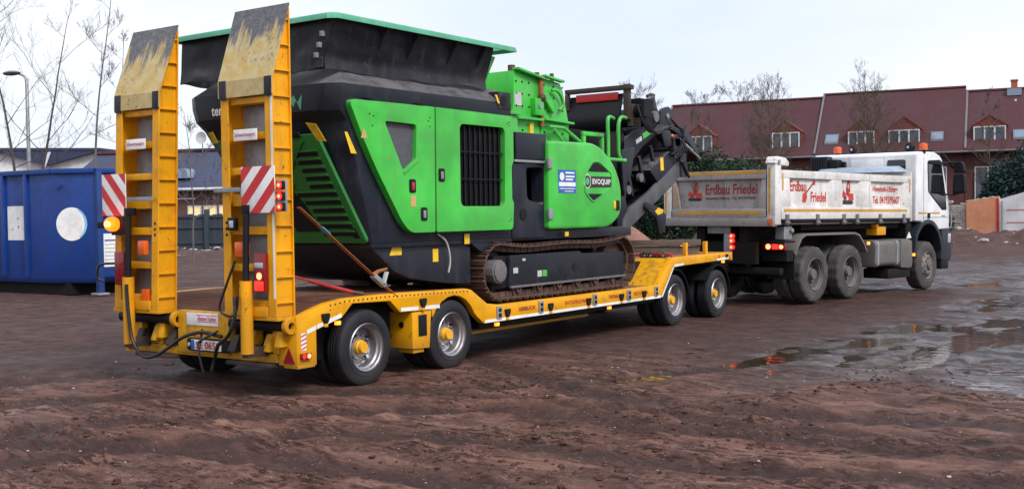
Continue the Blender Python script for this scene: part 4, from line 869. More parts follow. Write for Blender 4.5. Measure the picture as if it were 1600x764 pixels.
# hoses
def sag(a, b, d, n=14, side=(0, 0, 0)):
    a, b = Vector(a), Vector(b); return [a.lerp(b, i/n)+Vector((side[0], side[1], side[2]-d))*math.sin(math.pi*i/n) for i in range(n+1)]
H = [[(-1.28, 2.24, 1.08), (-1.28, 2.22, .8), (-1.28, 2.16, .50), (-1.28, 2.0, .34), (-1.28, 1.8, .34), (-1.24, 1.6, .44), (-1.2, 1.42, .55), (-1.1, 1.25, .60), (-1.05, 1.0, .56)],
     [(-1.28, .50, 1.35), (-1.3, .62, 1.1), (-1.3, .72, .88), (-1.26, .62, .80), (-1.28, .50, .86), (-1.3, .45, 1.0)],
     [(-1.28, .52, 1.0), (-1.3, .5, .8), (-1.3, .6, .62), (-1.22, .85, .50), (-1.14, 1.0, .36), (-1.14, 1.05, .22)],
     [(-1.05, 1.30, .62), (-1.14, 1.22, .52), (-1.18, 1.20, .40), (-1.16, 1.16, .20)], [(-1.05, 1.05, .62), (-1.14, 1.12, .56), (-1.16, 1.22, .50), (-1.1, 1.3, .40)],
     [(-1.3, 2.42, 1.3), (-1.34, 2.62, 1.28), (-1.34, 2.66, 1.15), (-1.3, 2.6, 1.1)]]
def spline(P, n=6):
    P = [Vector(p) for p in P]; o = []
    for i in range(len(P)-1):
        a, b, c, d = P[max(i-1, 0)], P[i], P[i+1], P[min(i+2, len(P)-1)]
        for k in range(n):
            t = k/n; o.append(.5*((2*b)+(c-a)*t+(2*a-5*b+4*c-d)*t*t+(3*b-a-3*c+d)*t**3))
    return o+[P[-1]]
for k, p in enumerate(H): part('hydraulic_hose', MB().tube(spline(p), .019 if k in (0, 2) else .013, 8), 'hose', T, smooth=60)

# things lying on the trailer
def strap():
    t = thing('lashing_strap', 'dirty orange lashing strap slanting from the right ramp to the deck', 'strap', (.3, .1, .93)); a, b = Vector((-.62, .02, 1.90)), Vector((.42, .02, .96))
    a = Vector((-.86, .05, 1.86)); k = a.lerp(b, .80); part('webbing', MB().bar(a, k, .008, .055, (0, 1, 0)), 'strap', t, .002); part('webbing_tail', MB().tube([k, k+Vector((.06, -.02, .04)), k+Vector((.22, .0, .06))], .03, 6, .014), 'strap', t)
    lb = a.lerp(b, .22); lc = a.lerp(b, .30); o = Vector((-.0, -.012, 0)); part('blue_tag', MB().bar(lb+o, lc+o, .010, .062, (0, 1, 0)), 'blue_tag', t, .001)
    r = part('ratchet', MB().bar(k, a.lerp(b, .93), .05, .07, (0, 1, 0)), 'galv', t, .006); part('ratchet_handle', MB().bar(a.lerp(b, .90)+Vector((0, -.03, .0)), a.lerp(b, .90)+Vector((.05, -.03, .12)), .05, .02), 'wire_white', r, .004)
    part('hook_webbing', MB().bar(a.lerp(b, .93), a.lerp(b, 1.08), .008, .05, (0, 1, 0)), 'strap', t, .002); e = a.lerp(b, 1.08); part('hook', MB().tube([e, e+Vector((.05, 0, -.05)), e+Vector((.12, 0, -.03)), e+Vector((.10, 0, .03))], .014, 8), 'galv', t)
M['blue_tag'] = plain('pale blue strap tag', (.12, .30, .48), .6)
strap()
ch = thing('red_load_binder', 'red load binder chain lying over the rear deck', 'load binder', (-.3, .6, .93))
part('binder_bar', MB().cyl((-.30, .50, 1.10), (-.02, .14, .97), .022, n=10), 'red_chain', ch); part('binder_hook', MB().tube([(-.02, .14, .97), (.03, .10, .96), (.06, .07, .95)], .022, 8), 'rust', ch); part('binder_tail', MB().cyl((-.30, .50, 1.10), (-.42, .66, 1.16), .012, n=8), 'red_chain', ch)
c2 = thing('red_front_chain', 'red lashing chain with hooks lying along the gooseneck edge', 'chain', (6.98, .8, 1.06))
part('webbing', MB().bar((6.99, 1.0, 1.085), (6.99, .60, 1.085), .06, .03), 'red_chain', c2, .004)
lk = MB()
for i in range(7): lk.add(*(lambda m: (m.v, m.f))(MB().lathe([(.028, -.008), (.042, -.008), (.042, .008), (.028, .008)], (0, 0, 0), 12)))
me_l, cl_ = mesh_of(MB().lathe([(.026, -.010), (.044, -.010), (.044, .010), (.026, .010)], (0, 0, 0), 12), 'chain_link', 'rust_dark')
for i in range(8):
    o = place('chain_link', me_l, (6.99, .57-.055*i, 1.09), c2); o.rotation_euler = (0, 0, R(90*(i % 2)))
part('chain_hook', MB().tube([(6.99, .14, 1.08), (6.99, .08, 1.10), (7.0, .03, 1.08), (6.98, .02, 1.02)], .022, 8), 'red_chain', c2); part('chain_hook', MB().bar((6.99, .35, 1.10), (6.99, .20, 1.10), .05, .05), 'red_chain', c2, .01)
tm = [((7.30, 2.55, 1.13), (8.75, .42, 1.13)), ((7.42, 2.60, 1.13), (8.90, .55, 1.13)), ((7.32, 2.50, 1.245), (8.72, .38, 1.245)), ((7.5, 2.6, 1.24), (8.6, .9, 1.24))]
lbl = ['lower squared timber at the rear of the stack on the front deck', 'lower squared timber at the front of the stack on the front deck', 'upper long timber on the front deck, nearest the crusher', 'upper short timber on the front deck, behind the long one']
for (a, b), l in zip(tm, lbl): tag(part('timber_beam', MB().bar(a, b, .11, .10), 'timber', None, .008), l, 'timber', 'timbers on the front deck')
M['track_paint'] = paint('blue black track frame paint', (.008, .0095, .016), .45, .45, (.036, .034, .040), 4, .5, None, .4, (.08, .05, .04), spec=.3)
M['motor'] = paint('grey dusty motor steel', (.13, .12, .13), .55, .6, (.10, .07, .06), 9, 0, None, .6, (.06, .04, .035))
M['mesh'] = paint('dark wire mesh', (.07, .07, .085), .5, .5, (.14, .135, .15), 30, .3, bump=.8)
M['lamp_stop'] = plain('red stop button', (.5, .02, .015), .4)
M['label_orange'] = paint('faded orange label', (.5, .30, .12), .6, .4, (.35, .12, .06), 30, 0)
M['hopper_grey'] = paint('dusty grey chute steel', (.06, .062, .072), .5, .6, (.15, .14, .14), 3, .5, None, .4, (.12, .08, .06))
# ------------------------------------------------------------------ tracked crusher on the trailer
K = thing('tracked_crusher', 'green and anthracite tracked crusher loaded on the yellow low loader', 'crusher', (4.0, 1.265, .665))
YC = 1.265
def loft(rings, close=False, cap=True):
    n = len(rings[0]); mb = MB(); vs = [p for r in rings for p in r]; k = len(rings); fs = []
    for i in range(k if close else k-1):
        a, b = i*n, ((i+1) % k)*n
        fs += [(a+j, a+(j+1) % n, b+(j+1) % n, b+j) for j in range(n)]
    if cap and not close: fs += [tuple(reversed(range(n))), tuple(range((k-1)*n, k*n))]
    return mb.add(vs, fs)
def plan(z, x0, y0, cx=.10, cy=.17, x1=2.8, cxl=None, cyl=None):
    ya, yb = y0, 2*YC-y0; cxl = cx if cxl is None else cxl; cyl = cy if cyl is None else cyl
    return [(x0+cx, ya, z), (x1, ya, z), (x1, yb, z), (x0+cxl, yb, z), (x0, yb-cyl, z), (x0, ya+cy, z)]
part('body', loft([plan(1.47, .24, .12, .03, .03, 2.8, .75, .85), plan(2.0, .04, .12, .09, .16, 2.8, .5, .55), plan(2.76, -.20, .12, .12, .26, 2.8, .15, .22), plan(2.86, -.30, .12, .12, .20), plan(3.005, -.30, .085, .10, .18), plan(3.14, -.30, .075, .10, .17), plan(3.325, -.06, .30, .05, .08)]), 'anthracite', K, .012)
# hopper skirt: dented sheet walls
def sheet(p, q, z0, z1, out, th, nu, nv, amp, seed, prof, f0, f1):
    p, q, out = Vector(p), Vector(q), Vector(out); vs = []; n = (nu+1)*(nv+1); mb = MB()
    for s in (0, 1):
        for j in range(nv+1):
            v = j/nv
            for i in range(nu+1):
                u = i/nu; d = amp*float(fbm(np.array([u*nu*.22+seed]), np.array([v*2.+seed]), 3, seed)[0])*min(1, 3*(1-v)+.15)*min(1, 8*u*(1-u)+.1)
                zz = z0+(z1-z0)*v+(.035*float(vnoise(np.array([u*nu*.3]), np.array([seed+.5]), seed)[0]) if j == 0 else 0)
                dr = (q-p).normalized(); c = (p+dr*f0(v)).lerp(q-dr*f1(v), u)+out*(d+prof(v)-s*th); vs.append((c.x, c.y, zz))
    W = nu+1; fs = []
    for j in range(nv):
        for i in range(nu): a = j*W+i; fs += [(a, a+1, a+W+1, a+W), (a+n, a+W+n, a+W+1+n, a+1+n)]
    for i in range(nu): fs += [(i, i+n, i+1+n, i+1), (nv*W+i, nv*W+i+1, nv*W+i+1+n, nv*W+i+n)]
    for j in range(nv): fs += [(j*W, (j+1)*W, (j+1)*W+n, j*W+n), (j*W+nu, j*W+nu+n, (j+1)*W+nu+n, (j+1)*W+nu)]
    return mb.add(vs, fs)
zero = lambda v: 0.
prr = lambda v: .03*(1-v)+.05*max(0, .2-v)
pr = lambda v: -.19*(1-v)**1.25+.07*max(0, .22-v)/.22
part('hopper_wall', sheet((-.30, .085, 0), (2.46, .085, 0), 3.285, 3.81, (0, -1, 0), .02, 34, 12, .020, 3, pr, zero, zero), 'hopper', K, smooth=50)
part('hopper_wall', sheet((-.30, 2.445, 0), (2.46, 2.445, 0), 3.285, 3.81, (0, 1, 0), .02, 34, 12, .02, 5, prr, zero, zero), 'hopper', K, smooth=50)
part('hopper_rear_wall', sheet((-.315, .075, 0), (-.315, 2.455, 0), 3.285, 3.81, (-1, 0, 0), .02, 30, 12, .030, 8, prr, lambda v: -pr(v), zero), 'hopper', K, smooth=50)
part('hopper_floor', MB().box(-.05, 2.45, .34, 2.19, 3.28, 3.45), 'hopper', K, smooth=0)
hl = part('hopper_lip', loft([plan(3.765, -.405, -.025, .07, .09, 2.80), plan(3.822, -.395, -.015, .07, .09, 2.78), plan(3.85, -.30, .08, .05, .07, 2.70), plan(3.79, -.30, .09, .05, .07, 2.66)], True), 'green_lip', K, .004)
for x in (.45, .95, 1.65, 2.2): part('lip_gusset', MB().prism([(.20, 3.48), (.08, 3.76), (.0, 3.766), (.0, 3.74)], x-.006, x+.006, 'x'), 'hopper', hl, smooth=0)
for z, dx in ((3.60, .05), (3.49, .085), (3.39, .12)): part('corner_bolt_plate', MB().box(-.375, -.330, .10+dx*1.3, .14+dx*1.3, z, z+.055), 'galv', K, .003)
part('front_flap', MB().hexa([(2.46, .36, 3.22), (2.50, .36, 3.20), (2.50, 1.5, 3.20), (2.46, 1.5, 3.22), (2.74, .30, 3.74), (2.78, .30, 3.73), (2.78, 1.5, 3.73), (2.74, 1.5, 3.74)]).prism([(2.44, 3.24), (2.52, 3.24), (2.76, 3.70), (2.60, 3.76), (2.50, 3.76)], .42, .44, 'y'), 'green', K, smooth=0)
part('flap_handle', MB().lathe([(.05, -.01), (.09, -.01), (.09, .02), (.05, .02)], (2.56, .39, 3.55), 20), 'green', K)
part('exhaust_box', MB().box(2.52, 2.78, .07, .4, 3.06, 3.27), 'hopper', K, .01); part('exhaust_hole', MB().cyl((2.62, .062, 3.16), (2.62, .069, 3.16), .065, n=18), 'black', K); part('exhaust_label', MB().prism([(2.43, 3.22), (2.47, 3.22), (2.53, 3.12), (2.49, 3.12)], .055, .062, 'y'), 'yellow_clean', K, smooth=0)
text('lettering', 'terex', 'white_film', K, (-.302, 1.985, 2.905), (0, -1, 0), (0, 0, 1), .095, .33, .02)
decal('emblem', 'green_lip', K, (-.302, .74, 2.88), (0, -1, 0), (0, 0, 1), [(0, .13), (.06, .04), (.10, .10), (.17, 0), (.19, .16), (.12, .08), (.07, .16)])
# rear grille panel on the sloping rear face
SL = .375; NR = Vector((-1, 0, -SL)).normalized()
def RP(y, z, off): return Vector((-.28+(2.8-z)*SL, y, z))+NR*off
def slab(poly, o0, o1): # poly of (y,z)
    n = len(poly); return MB().add([RP(y, z, o1) for y, z in poly]+[RP(y, z, o0) for y, z in poly], [tuple(range(n)), tuple(reversed(range(n, 2*n)))]+[(i, i+n, (i+1) % n+n, (i+1) % n) for i in range(n)])
rg = part('rear_grille', slab(rounded([(.40, 2.64), (.10, 1.49), (1.50, 1.49), (2.02, 2.64)], .05), .0, .045), 'green_shaded', K, .008)
def rin(z): return float(np.interp(z, [1.49, 2.64], [.10, .40]))
for m in (0, 1):
    f = (lambda y: y) if m == 0 else (lambda y: 2*YC-y)
    for k in range(11 if m == 0 else 0):
        z = 2.42-.085*k; a = rin(z)+.10; b = a+(.36 if k < 5 else .50+.0*k) if k < 5 else a+.48-.0*k
        if k in (5, 6): b = a+.60-.06*(k-5)
        part('slot', slab([(f(a), z), (f(b), z), (f(b-.02), z+.045), (f(a+.01), z+.045)], .0451, .049), 'black', rg, smooth=0)
        part('slat', slab([(f(a), z+.047), (f(b+.02), z+.047), (f(b+.02), z+.066), (f(a), z+.066)], .0451, .065), 'green_shaded', rg, .003, 1)
    if m == 0: part('dark_cutout', slab([(f(.72), 1.62), (f(1.10), 1.62), (f(1.22), 1.98), (f(1.0), 2.10), (f(.86), 1.92)], .0451, .050), 'black', rg, smooth=0)
    if m == 0: part('cross_bar', slab([(f(1.22), 1.60), (f(1.27), 1.60), (f(1.15), 2.02), (f(.98), 2.18), (f(.92), 2.14), (f(1.10), 1.97)], .0505, .075), 'green_shaded', rg, .006)
    part('raised_corner', slab([(f(.60), 2.58), (f(1.24), 2.58), (f(1.24), 2.20), (f(.98), 2.20)], .0451, .070), 'green_shaded', rg, .008)
    if m == 0: part('grille_latch', slab([(f(.18), 1.55), (f(.27), 1.55), (f(.29), 1.65), (f(.21), 1.65)], .0451, .055), 'black', rg, .003)
part('hinge', slab([(.62, 2.62), (.76, 2.62), (.75, 2.68), (.63, 2.68)], .046, .07), 'black', rg, .004)
part('warning_label', slab([(.50, 2.76), (.36, 2.74), (.28, 2.56), (.40, 2.57)], .042, .046), 'yellow_clean', K, smooth=0); part('warning_label', slab([(1.98, 2.75), (2.06, 2.74), (2.02, 2.62), (1.94, 2.62)], .042, .046), 'yellow_clean', K, smooth=0)
decal('warning_label', 'yellow_clean', K, (.0, .12, 2.42), (1, 0, 0), (0, 0, 1), [(-.13, .22), (-.09, .22), (.045, 0), (-.04, 0)], .006)
# doors
def panel(name, poly, hole=None, mat='green', y0=.03, y1=.115, bevel=.022, label=None): return part(name, MB().prism(poly, y0, y1, 'y', [hole] if hole else ()), mat, K, bevel, 3, label=label)
d1 = panel('front_door', rounded([(-.15, 2.975), (1.235, 2.985), (1.215, 1.575), (.80, 1.575), (.66, 1.69), (.17, 2.38)], [.10, .02, .02, .14, .12, .3], 5), rounded([(.39, 2.78), (.92, 2.77), (.90, 2.37), (.69, 2.24)], .05))
part('mesh_window', MB().box(.3, .98, .085, .10, 2.18, 2.84), 'mesh', d1, smooth=0); part('window_bar', MB().prism([(.70, 2.21), (.93, 2.36), (.93, 2.40), (.68, 2.245)], .022, .032, 'y'), 'green', d1, .004)
d2 = panel('side_door', rounded([(1.262, 2.985), (2.77, 2.975), (2.765, 2.42), (2.725, 2.36), (2.725, 1.95), (2.76, 1.90), (2.735, 1.575), (1.245, 1.575)], [.02, .06, .02, .02, .02, .02, .06, .02]), rounded([(1.69, 2.825), (2.59, 2.825), (2.57, 1.865), (1.69, 1.865)], .08))
part('grille_backing', MB().box(1.62, 2.66, .10, .114, 1.80, 2.89), 'black', d2, smooth=0)
for k in range(9): part('grille_louvre', MB().hexa([(1.72+.098*k, .07, 1.84), (1.735+.098*k, .07, 1.84), (1.775+.098*k, .099, 1.84), (1.76+.098*k, .099, 1.84), (1.72+.098*k, .07, 2.85), (1.735+.098*k, .07, 2.85), (1.775+.098*k, .099, 2.85), (1.76+.098*k, .099, 2.85)]), 'black', d2, smooth=0)
for z in (2.18, 2.50): part('grille_bar', MB().box(1.66, 2.62, .062, .069, z, z+.014), 'black', d2, smooth=0)
for x, z, par, red in ((.83, 2.09, d1, 1), (1.34, 2.22, d2, 0), (1.02, 1.78, d1, 0)):
    l = part('latch', MB().prism(rounded([(x-.055, z-.075), (x+.055, z-.075), (x+.055, z+.075), (x-.055, z+.075)], .025, 3), .022, .031, 'y'), 'black', par, .003)
    part('latch_handle', MB().box(x-.02, x+.025, .014, .0215, z-.045, z+.04), 'lamp_stop' if red else 'galv', l, .006)
decal('warning_label', 'label_orange', d1, (.80, .03, 1.86), (1, 0, 0), (0, 0, 1), rect(.085, .12)); decal('warning_label', 'label_orange', d1, (.02, .03, 2.58), (1, 0, 0), (0, 0, 1), [(0, 0), (.10, 0), (.05, .11)])
for x in (.18, .98): part('door_hinge', MB().box(x-.06, x+.06, .02, .12, 2.99, 3.004), 'black', d1, smooth=0)
bh = MB()
for x, z in ((2.68, 2.90), (2.68, 2.86), (2.64, 2.88), (2.66, 1.68), (2.70, 1.70), (1.15, 2.86), (1.12, 2.82), (1.15, 2.76), (.16, 2.84), (.22, 2.82), (.2, 2.72)): bh.cyl((x, .0305, z), (x, .026, z), .008, n=8)
part('rivets', bh, 'black', d2, smooth=0, kind='stuff')
# lower frame
part('frame_rail', MB().box(.26, 2.85, .13, .30, 1.42, 1.55).prism([(2.02, 1.42), (2.70, 1.42), (2.58, 1.32), (2.20, 1.32)], .135, .28, 'y').box(.26, 2.85, 2.23, 2.40, 1.42, 1.55), 'anthracite', K, .01)
part('belly_skirt', MB().prism([(.25, 1.46), (.53, 1.26), (.68, 1.15), (.95, 1.06), (1.61, .97), (2.05, .94), (2.05, 1.42), (.3, 1.46)], .18, 2.35, 'y'), 'anthracite', K, .012)
decal('warning_label', 'yellow_clean', K, (.60, .18, 1.33), (1, 0, 0), (0, 0, 1), [(0, 0), (.20, .0), (.20, .18), (.13, .17), (.05, .10)]); decal('warning_label', 'yellow_clean', K, (1.34, .18, 1.23), (1, 0, 0), (0, 0, 1), rect(.10, .15)); decal('warning_label', 'yellow_clean', K, (1.85, .13, 1.42), (1, 0, 0), (0, 0, 1), rect(.10, .12), .02); decal('warning_label', 'yellow_clean', K, (4.0, .1, 1.46), (1, 0, 0), (0, 0, 1), rect(.09, .06), .02)
part('cable', MB().tube(spline([(1.35, .11, 1.55), (1.5, .10, 1.45), (1.56, .10, 1.25), (1.55, .12, 1.1)]), .012, 6), 'wire_white', K, smooth=60)
part('under_frame', MB().box(1.9, 5.6, .62, 1.91, .95, 1.5).box(5.2, 6.4, .7, 1.83, 1.2, 1.7), 'chassis', K, smooth=0)
part('upper_frame', MB().box(2.8, 5.5, .30, 2.23, 1.44, 2.45), 'chassis', K, smooth=0)
part('deck_beam', MB().box(2.85, 5.9, .14, .30, 1.43, 1.56), 'anthracite', K, .01)
# middle control module
mm = part('control_module', MB().prism([(2.83, 1.46), (3.57, 1.46), (3.60, 2.45), (2.86, 2.40)], .11, .60, 'y', [rounded([(3.17, 1.95), (3.54, 1.88), (3.54, 2.37), (3.15, 2.35)], .06)]), 'anthracite', K, .01)
part('module_back', MB().box(2.9, 3.56, .30, .34, 1.6, 2.42), 'black', mm, smooth=0); part('module_top_box', MB().box(2.90, 3.60, .09, .62, 2.455, 2.80), 'anthracite', mm, .02); part('module_rail', MB().box(2.86, 3.61, .08, .11, 2.42, 2.45), 'galv', mm, .003); part('module_hole', MB().cyl((3.07, .10, 1.76), (3.07, .109, 1.76), .075, n=18), 'black', mm)
for k in range(6): part('cooling_fin', MB().box(2.785, 2.85, .10, .30, 1.98+.085*k, 2.02+.085*k), 'black', mm, .004)
# engine hood
HOOD = rounded([(3.57, 2.715), (4.80, 2.735), (5.26, 2.45), (5.45, 2.14), (5.43, 1.74), (5.10, 1.56), (3.55, 1.56)], [.06, .30, .25, .2, .15, .2, .06], 6)
hd = part('engine_hood', MB().prism(HOOD, .03, .78, 'y'), 'green', K, .055, 4)
oz = [(4.41, 2.28), (4.63, 2.49), (4.80, 2.50), (5.17, 2.33), (5.18, 2.12), (4.64, 1.905), (4.43, 2.04)]
part('emblem_rim', MB().prism(rounded(oz, .05), .020, .034, 'y', [rounded([((x-4.8)*.93+4.8, (z-2.2)*.92+2.2) for x, z in oz], .045)]), 'green', hd, .004)
decal('dark_vent', 'black', hd, (0, .03, 0), (1, 0, 0), (0, 0, 1), rounded([(4.52, 2.335), (5.08, 2.335), (4.95, 2.40), (4.78, 2.465), (4.66, 2.455)], .02)); decal('dark_vent', 'black', hd, (0, .03, 0), (1, 0, 0), (0, 0, 1), rounded([(4.48, 2.03), (4.95, 2.03), (4.86, 1.99), (4.64, 1.935)], .015))
decal('name_banner', 'letter_dark', hd, (0, .03, 0), (1, 0, 0), (0, 0, 1), [(4.57, 2.115), (5.14, 2.125), (5.14, 2.275), (4.57, 2.27)]); text('lettering', 'EVOQUIP', 'white_film', hd, (4.63, .027, 2.15), (1, 0, 0), (0, 0, 1), .088, .49, .025)
for r_, m_, l_ in ((.105, 'white_film', .0045), (.092, 'letter_dark', .006), (.055, 'green_lip', .0075)): decal('hexagon_logo', m_, hd, (4.50, .03, 2.20), (1, 0, 0), (0, 0, 1), [(r_*math.cos(R(60*i+30)), r_*math.sin(R(60*i+30))) for i in range(6)], l_)
bs = decal('info_sticker', 'blue_film', hd, (3.77, .03, 2.035), (1, 0, 0), (0, 0, 1), rect(.44, .31))
decal('sticker_field', 'white_film', bs, (3.785, .027, 2.125), (1, 0, 0), (0, 0, 1), rect(.41, .055), .002); decal('sticker_emblem', 'white_film', bs, (3.86, .027, 2.255), (1, 0, 0), (0, 0, 1), circ(.055, 18), .002)
for k, (x, z, w) in enumerate(((3.95, 2.295, .22), (3.95, 2.245, .22), (3.95, 2.205, .18), (3.80, 2.09, .38), (3.92, 2.055, .22))): decal('sticker_line', 'white_film', bs, (x, .027, z), (1, 0, 0), (0, 0, 1), rect(w, .022 if k < 3 else .010), .002)
for z in (2.42, 1.76): part('hood_hinge', MB().box(3.53, 3.62, .012, .05, z-.07, z+.07), 'galv', hd, .006)
part('hood_lock', MB().box(5.27, 5.36, .012, .04, 1.80, 1.94), 'black', hd, .01); part('lock_tab', MB().box(5.20, 5.262, .018, .035, 1.82, 1.93), 'yellow_clean', hd, .004)
# crushing chamber
cb = part('crusher_housing', MB().prism([(3.42, 2.40), (3.42, 3.05), (3.47, 3.66), (4.06, 3.59), (4.06, 2.40)], .5, 2.03, 'y').prism([(4.07, 2.40), (4.11, 3.63), (4.58, 3.58), (4.66, 3.47), (4.80, 3.03), (4.80, 2.40)], .505, 2.025, 'y'), 'green', K, .012)
part('housing_flange', MB().bar((3.46, .47, 3.68), (4.08, .47, 3.60), .10, .03).bar((3.42, .46, 3.03), (4.04, .46, 3.035), .10, .03).bar((4.10, .46, 3.64), (4.58, .46, 3.60), .08, .03).bar((4.08, .46, 3.05), (4.80, .46, 3.03), .10, .03), 'green', cb, .004)
part('housing_post', MB().box(4.02, 4.09, .45, .52, 2.95, 3.60), 'strap', cb, .008); part('housing_bracket', MB().box(3.84, 4.05, .42, .50, 3.09, 3.32), 'green', cb, .01); part('bracket_bush', MB().cyl((3.95, .405, 3.22), (3.95, .42, 3.22), .04, n=14), 'galv', cb); part('pivot_joint', MB().ball((4.03, .44, 3.33), .06, 2), 'rust', cb)
part('lift_handle', MB().tube(spline([(4.30, .46, 3.46), (4.40, .44, 3.46), (4.52, .44, 3.38), (4.55, .44, 3.27), (4.48, .46, 3.20)]), .022, 8), 'green', cb, smooth=60); part('side_lever', MB().bar((4.15, .46, 3.32), (4.33, .46, 3.16), .05, .06), 'green', cb, .006)
part('lug', MB().prism([(4.50, 3.55), (4.66, 3.60), (4.74, 3.42), (4.70, 3.28), (4.56, 3.34)], .56, .66, 'y', [circ(.05, 10, 4.64, 3.44)]), 'green', cb, .006); part('notice_label', MB().box(3.46, 3.62, .492, .499, 3.20, 3.37), 'wire_white', cb, smooth=0); part('yellow_tag', MB().box(3.78, 3.86, .47, .499, 2.80, 2.98), 'yellow_clean', cb, smooth=0)
bh = MB()
for i in range(6):
    for x in (3.50, 3.64, 3.80, 4.16, 4.40, 4.62): bh.cyl((x, .499, 2.72+.16*i), (x, .488, 2.72+.16*i), .013, n=6)
part('bolt_heads', bh, 'black', cb, smooth=0, kind='stuff')
part('top_bolt_row', MB().cyl((3.55, .6, 3.66), (3.55, .6, 3.74), .05, n=10).cyl((4.15, .6, 3.62), (4.15, .6, 3.70), .035, n=10).cyl((4.52, .6, 3.60), (4.52, .6, 3.72), .03, n=10), 'rust', cb)
part('feeder_box', MB().box(2.80, 3.42, .42, 2.1, 2.5, 3.08), 'green', K, .01); part('feeder_rim', MB().box(2.84, 3.44, .38, .419, 3.06, 3.10), 'green', K, .004)
part('pipe_rail', MB().tube([(4.13, .40, 2.95), (4.50, .40, 2.95), (4.92, .40, 2.78)], .025, 8).tube([(4.22, .38, 2.92), (4.45, .38, 2.76)], .022, 8), 'green', K, smooth=60)
part('service_frame', MB().box(5.10, 5.68, .45, .50, 2.88, 2.94).box(5.10, 5.17, .45, .50, 2.5, 2.879).box(5.62, 5.68, .45, .50, 2.5, 2.879), 'green', K, .01)
part('ladder_rail', MB().tube(spline([(5.45, .25, 2.50), (5.455, .25, 2.8), (5.46, .25, 3.13), (5.62, .25, 3.14)], 5), .028, 8).tube(spline([(5.98, .25, 3.17), (5.84, .25, 3.17), (5.76, .25, 3.06), (5.75, .25, 2.80), (5.76, .25, 2.62), (5.84, .25, 2.54), (5.95, .25, 2.54)], 5), .028, 8).tube([(5.44, .25, 2.54), (5.85, .25, 2.54)], .028, 8), 'green', K, smooth=60)
part('engine_block', MB().box(4.8, 6.55, .60, 1.95, 2.0, 2.98), 'chassis', K, .02)
# discharge conveyor, folded
bp = [(6.62, 3.62)]+arc(6.80, 3.24, .30, 160, 280, 10)+[(7.6, 2.98), (7.6, 3.02)]+arc(6.80, 3.24, .265, 280, 160, 10)+[(6.655, 3.62)]
cv = part('conveyor_belt', MB().prism(bp, .66, 1.68, 'y'), 'belt', K, smooth=40)
for y in (.97, 1.30): part('belt_seam', MB().prism([(6.610, 3.60), (6.618, 3.60), (6.53, 3.33), (6.51, 3.33)], y, y+.008, 'y'), 'rubber', cv, smooth=0)
part('belt_scraper', MB().box(6.55, 6.60, .72, 1.48, 3.52, 3.64), 'red_film', K, .008); part('head_bar', MB().box(6.5, 6.62, .46, 1.66, 3.665, 3.735), 'rust_dark', K, .01)
part('head_bracket', MB().box(6.50, 6.58, 1.60, 1.66, 3.40, 3.66).box(6.52, 6.60, .50, .60, 3.2, 3.75).box(6.6, 6.9, .50, .58, 3.1, 3.45), 'rust_dark', K, .01); part('drive_motor', MB().cyl((6.75, .62, 3.34), (6.75, .36, 3.34), .10, n=18).box(6.64, 6.86, .30, .36, 3.24, 3.50).box(6.8, 6.98, .32, .50, 3.36, 3.52), 'black', K)
for k in range(5): part('motor_hose', MB().tube(spline([(6.6+.08*k, .40, 3.42-.05*k), (6.7+.1*k, .34, 3.12-.03*k), (7.0+.1*k, .38, 3.02+.02*k), (7.4+.08*k, .46, 3.16)]), .018, 6), 'hose', K, smooth=60)
ARCH = [(7.95, 3.24), (7.53, 3.22), (6.87, 3.05), (6.43, 2.85), (6.30, 2.57), (6.25, 2.08), (6.33, 1.46), (6.73, 1.59), (6.56, 1.97), (6.63, 2.25), (6.82, 2.60), (7.11, 2.80), (7.59, 3.02), (8.06, 3.11)]
for y0, y1 in ((.60, .66), (1.87, 1.93)): part('conveyor_frame', MB().prism(ARCH, y0, y1, 'y'), 'anthracite', K, .012)
part('frame_gusset', MB().prism([(6.36, 2.72), (6.78, 2.78), (6.66, 2.35), (6.42, 2.1)], .55, .595, 'y'), 'anthracite', K, .008)
fb = decal('frame_label', 'green', K, (7.15, .60, 2.93), (.93, 0, .36), (-.36, 0, .93), rect(.36, .09)); decal('frame_label', 'white_film', K, (6.92, .60, 2.84), (.93, 0, .36), (-.36, 0, .93), rect(.2, .07))
part('conveyor_top', MB().hexa([(6.3, .66, 2.9), (7.9, .66, 3.1), (7.9, 1.87, 3.1), (6.3, 1.87, 2.9), (6.3, .66, 3.0), (7.9, .66, 3.2), (7.9, 1.87, 3.2), (6.3, 1.87, 3.0)]), 'chassis', K, smooth=0)
CH = [(6.39, 1.42), (7.05, 1.73), (8.04, 2.19), (8.44, 2.43), (8.62, 2.60), (8.25, 2.60), (7.27, 2.10), (6.62, 1.84), (6.42, 1.62)]
for y0, y1 in ((.56, .62), (1.91, 1.97)): part('chute_side', MB().prism(CH, y0, y1, 'y'), 'hopper_grey', K, .01)
part('chute_belt', MB().hexa([(6.39, .63, 1.46), (8.5, .63, 2.48), (8.5, 1.90, 2.48), (6.39, 1.90, 1.46), (6.39, .63, 1.52), (8.5, .63, 2.54), (8.5, 1.90, 2.54), (6.39, 1.90, 1.52)]), 'belt', K, smooth=0)
lbx = part('conveyor_cover', MB().prism([(7.30, 2.44), (8.29, 2.90), (8.62, 2.62), (7.66, 2.18)], .57, 1.96, 'y'), 'anthracite', K, .015)
for x, z in ((7.66, 2.53), (8.16, 2.75)): decal('yellow_plate', 'yellow_clean', lbx, (x, .57, z-.09), (1, 0, .1), (-.1, 0, 1), rect(.11, .21), .006)
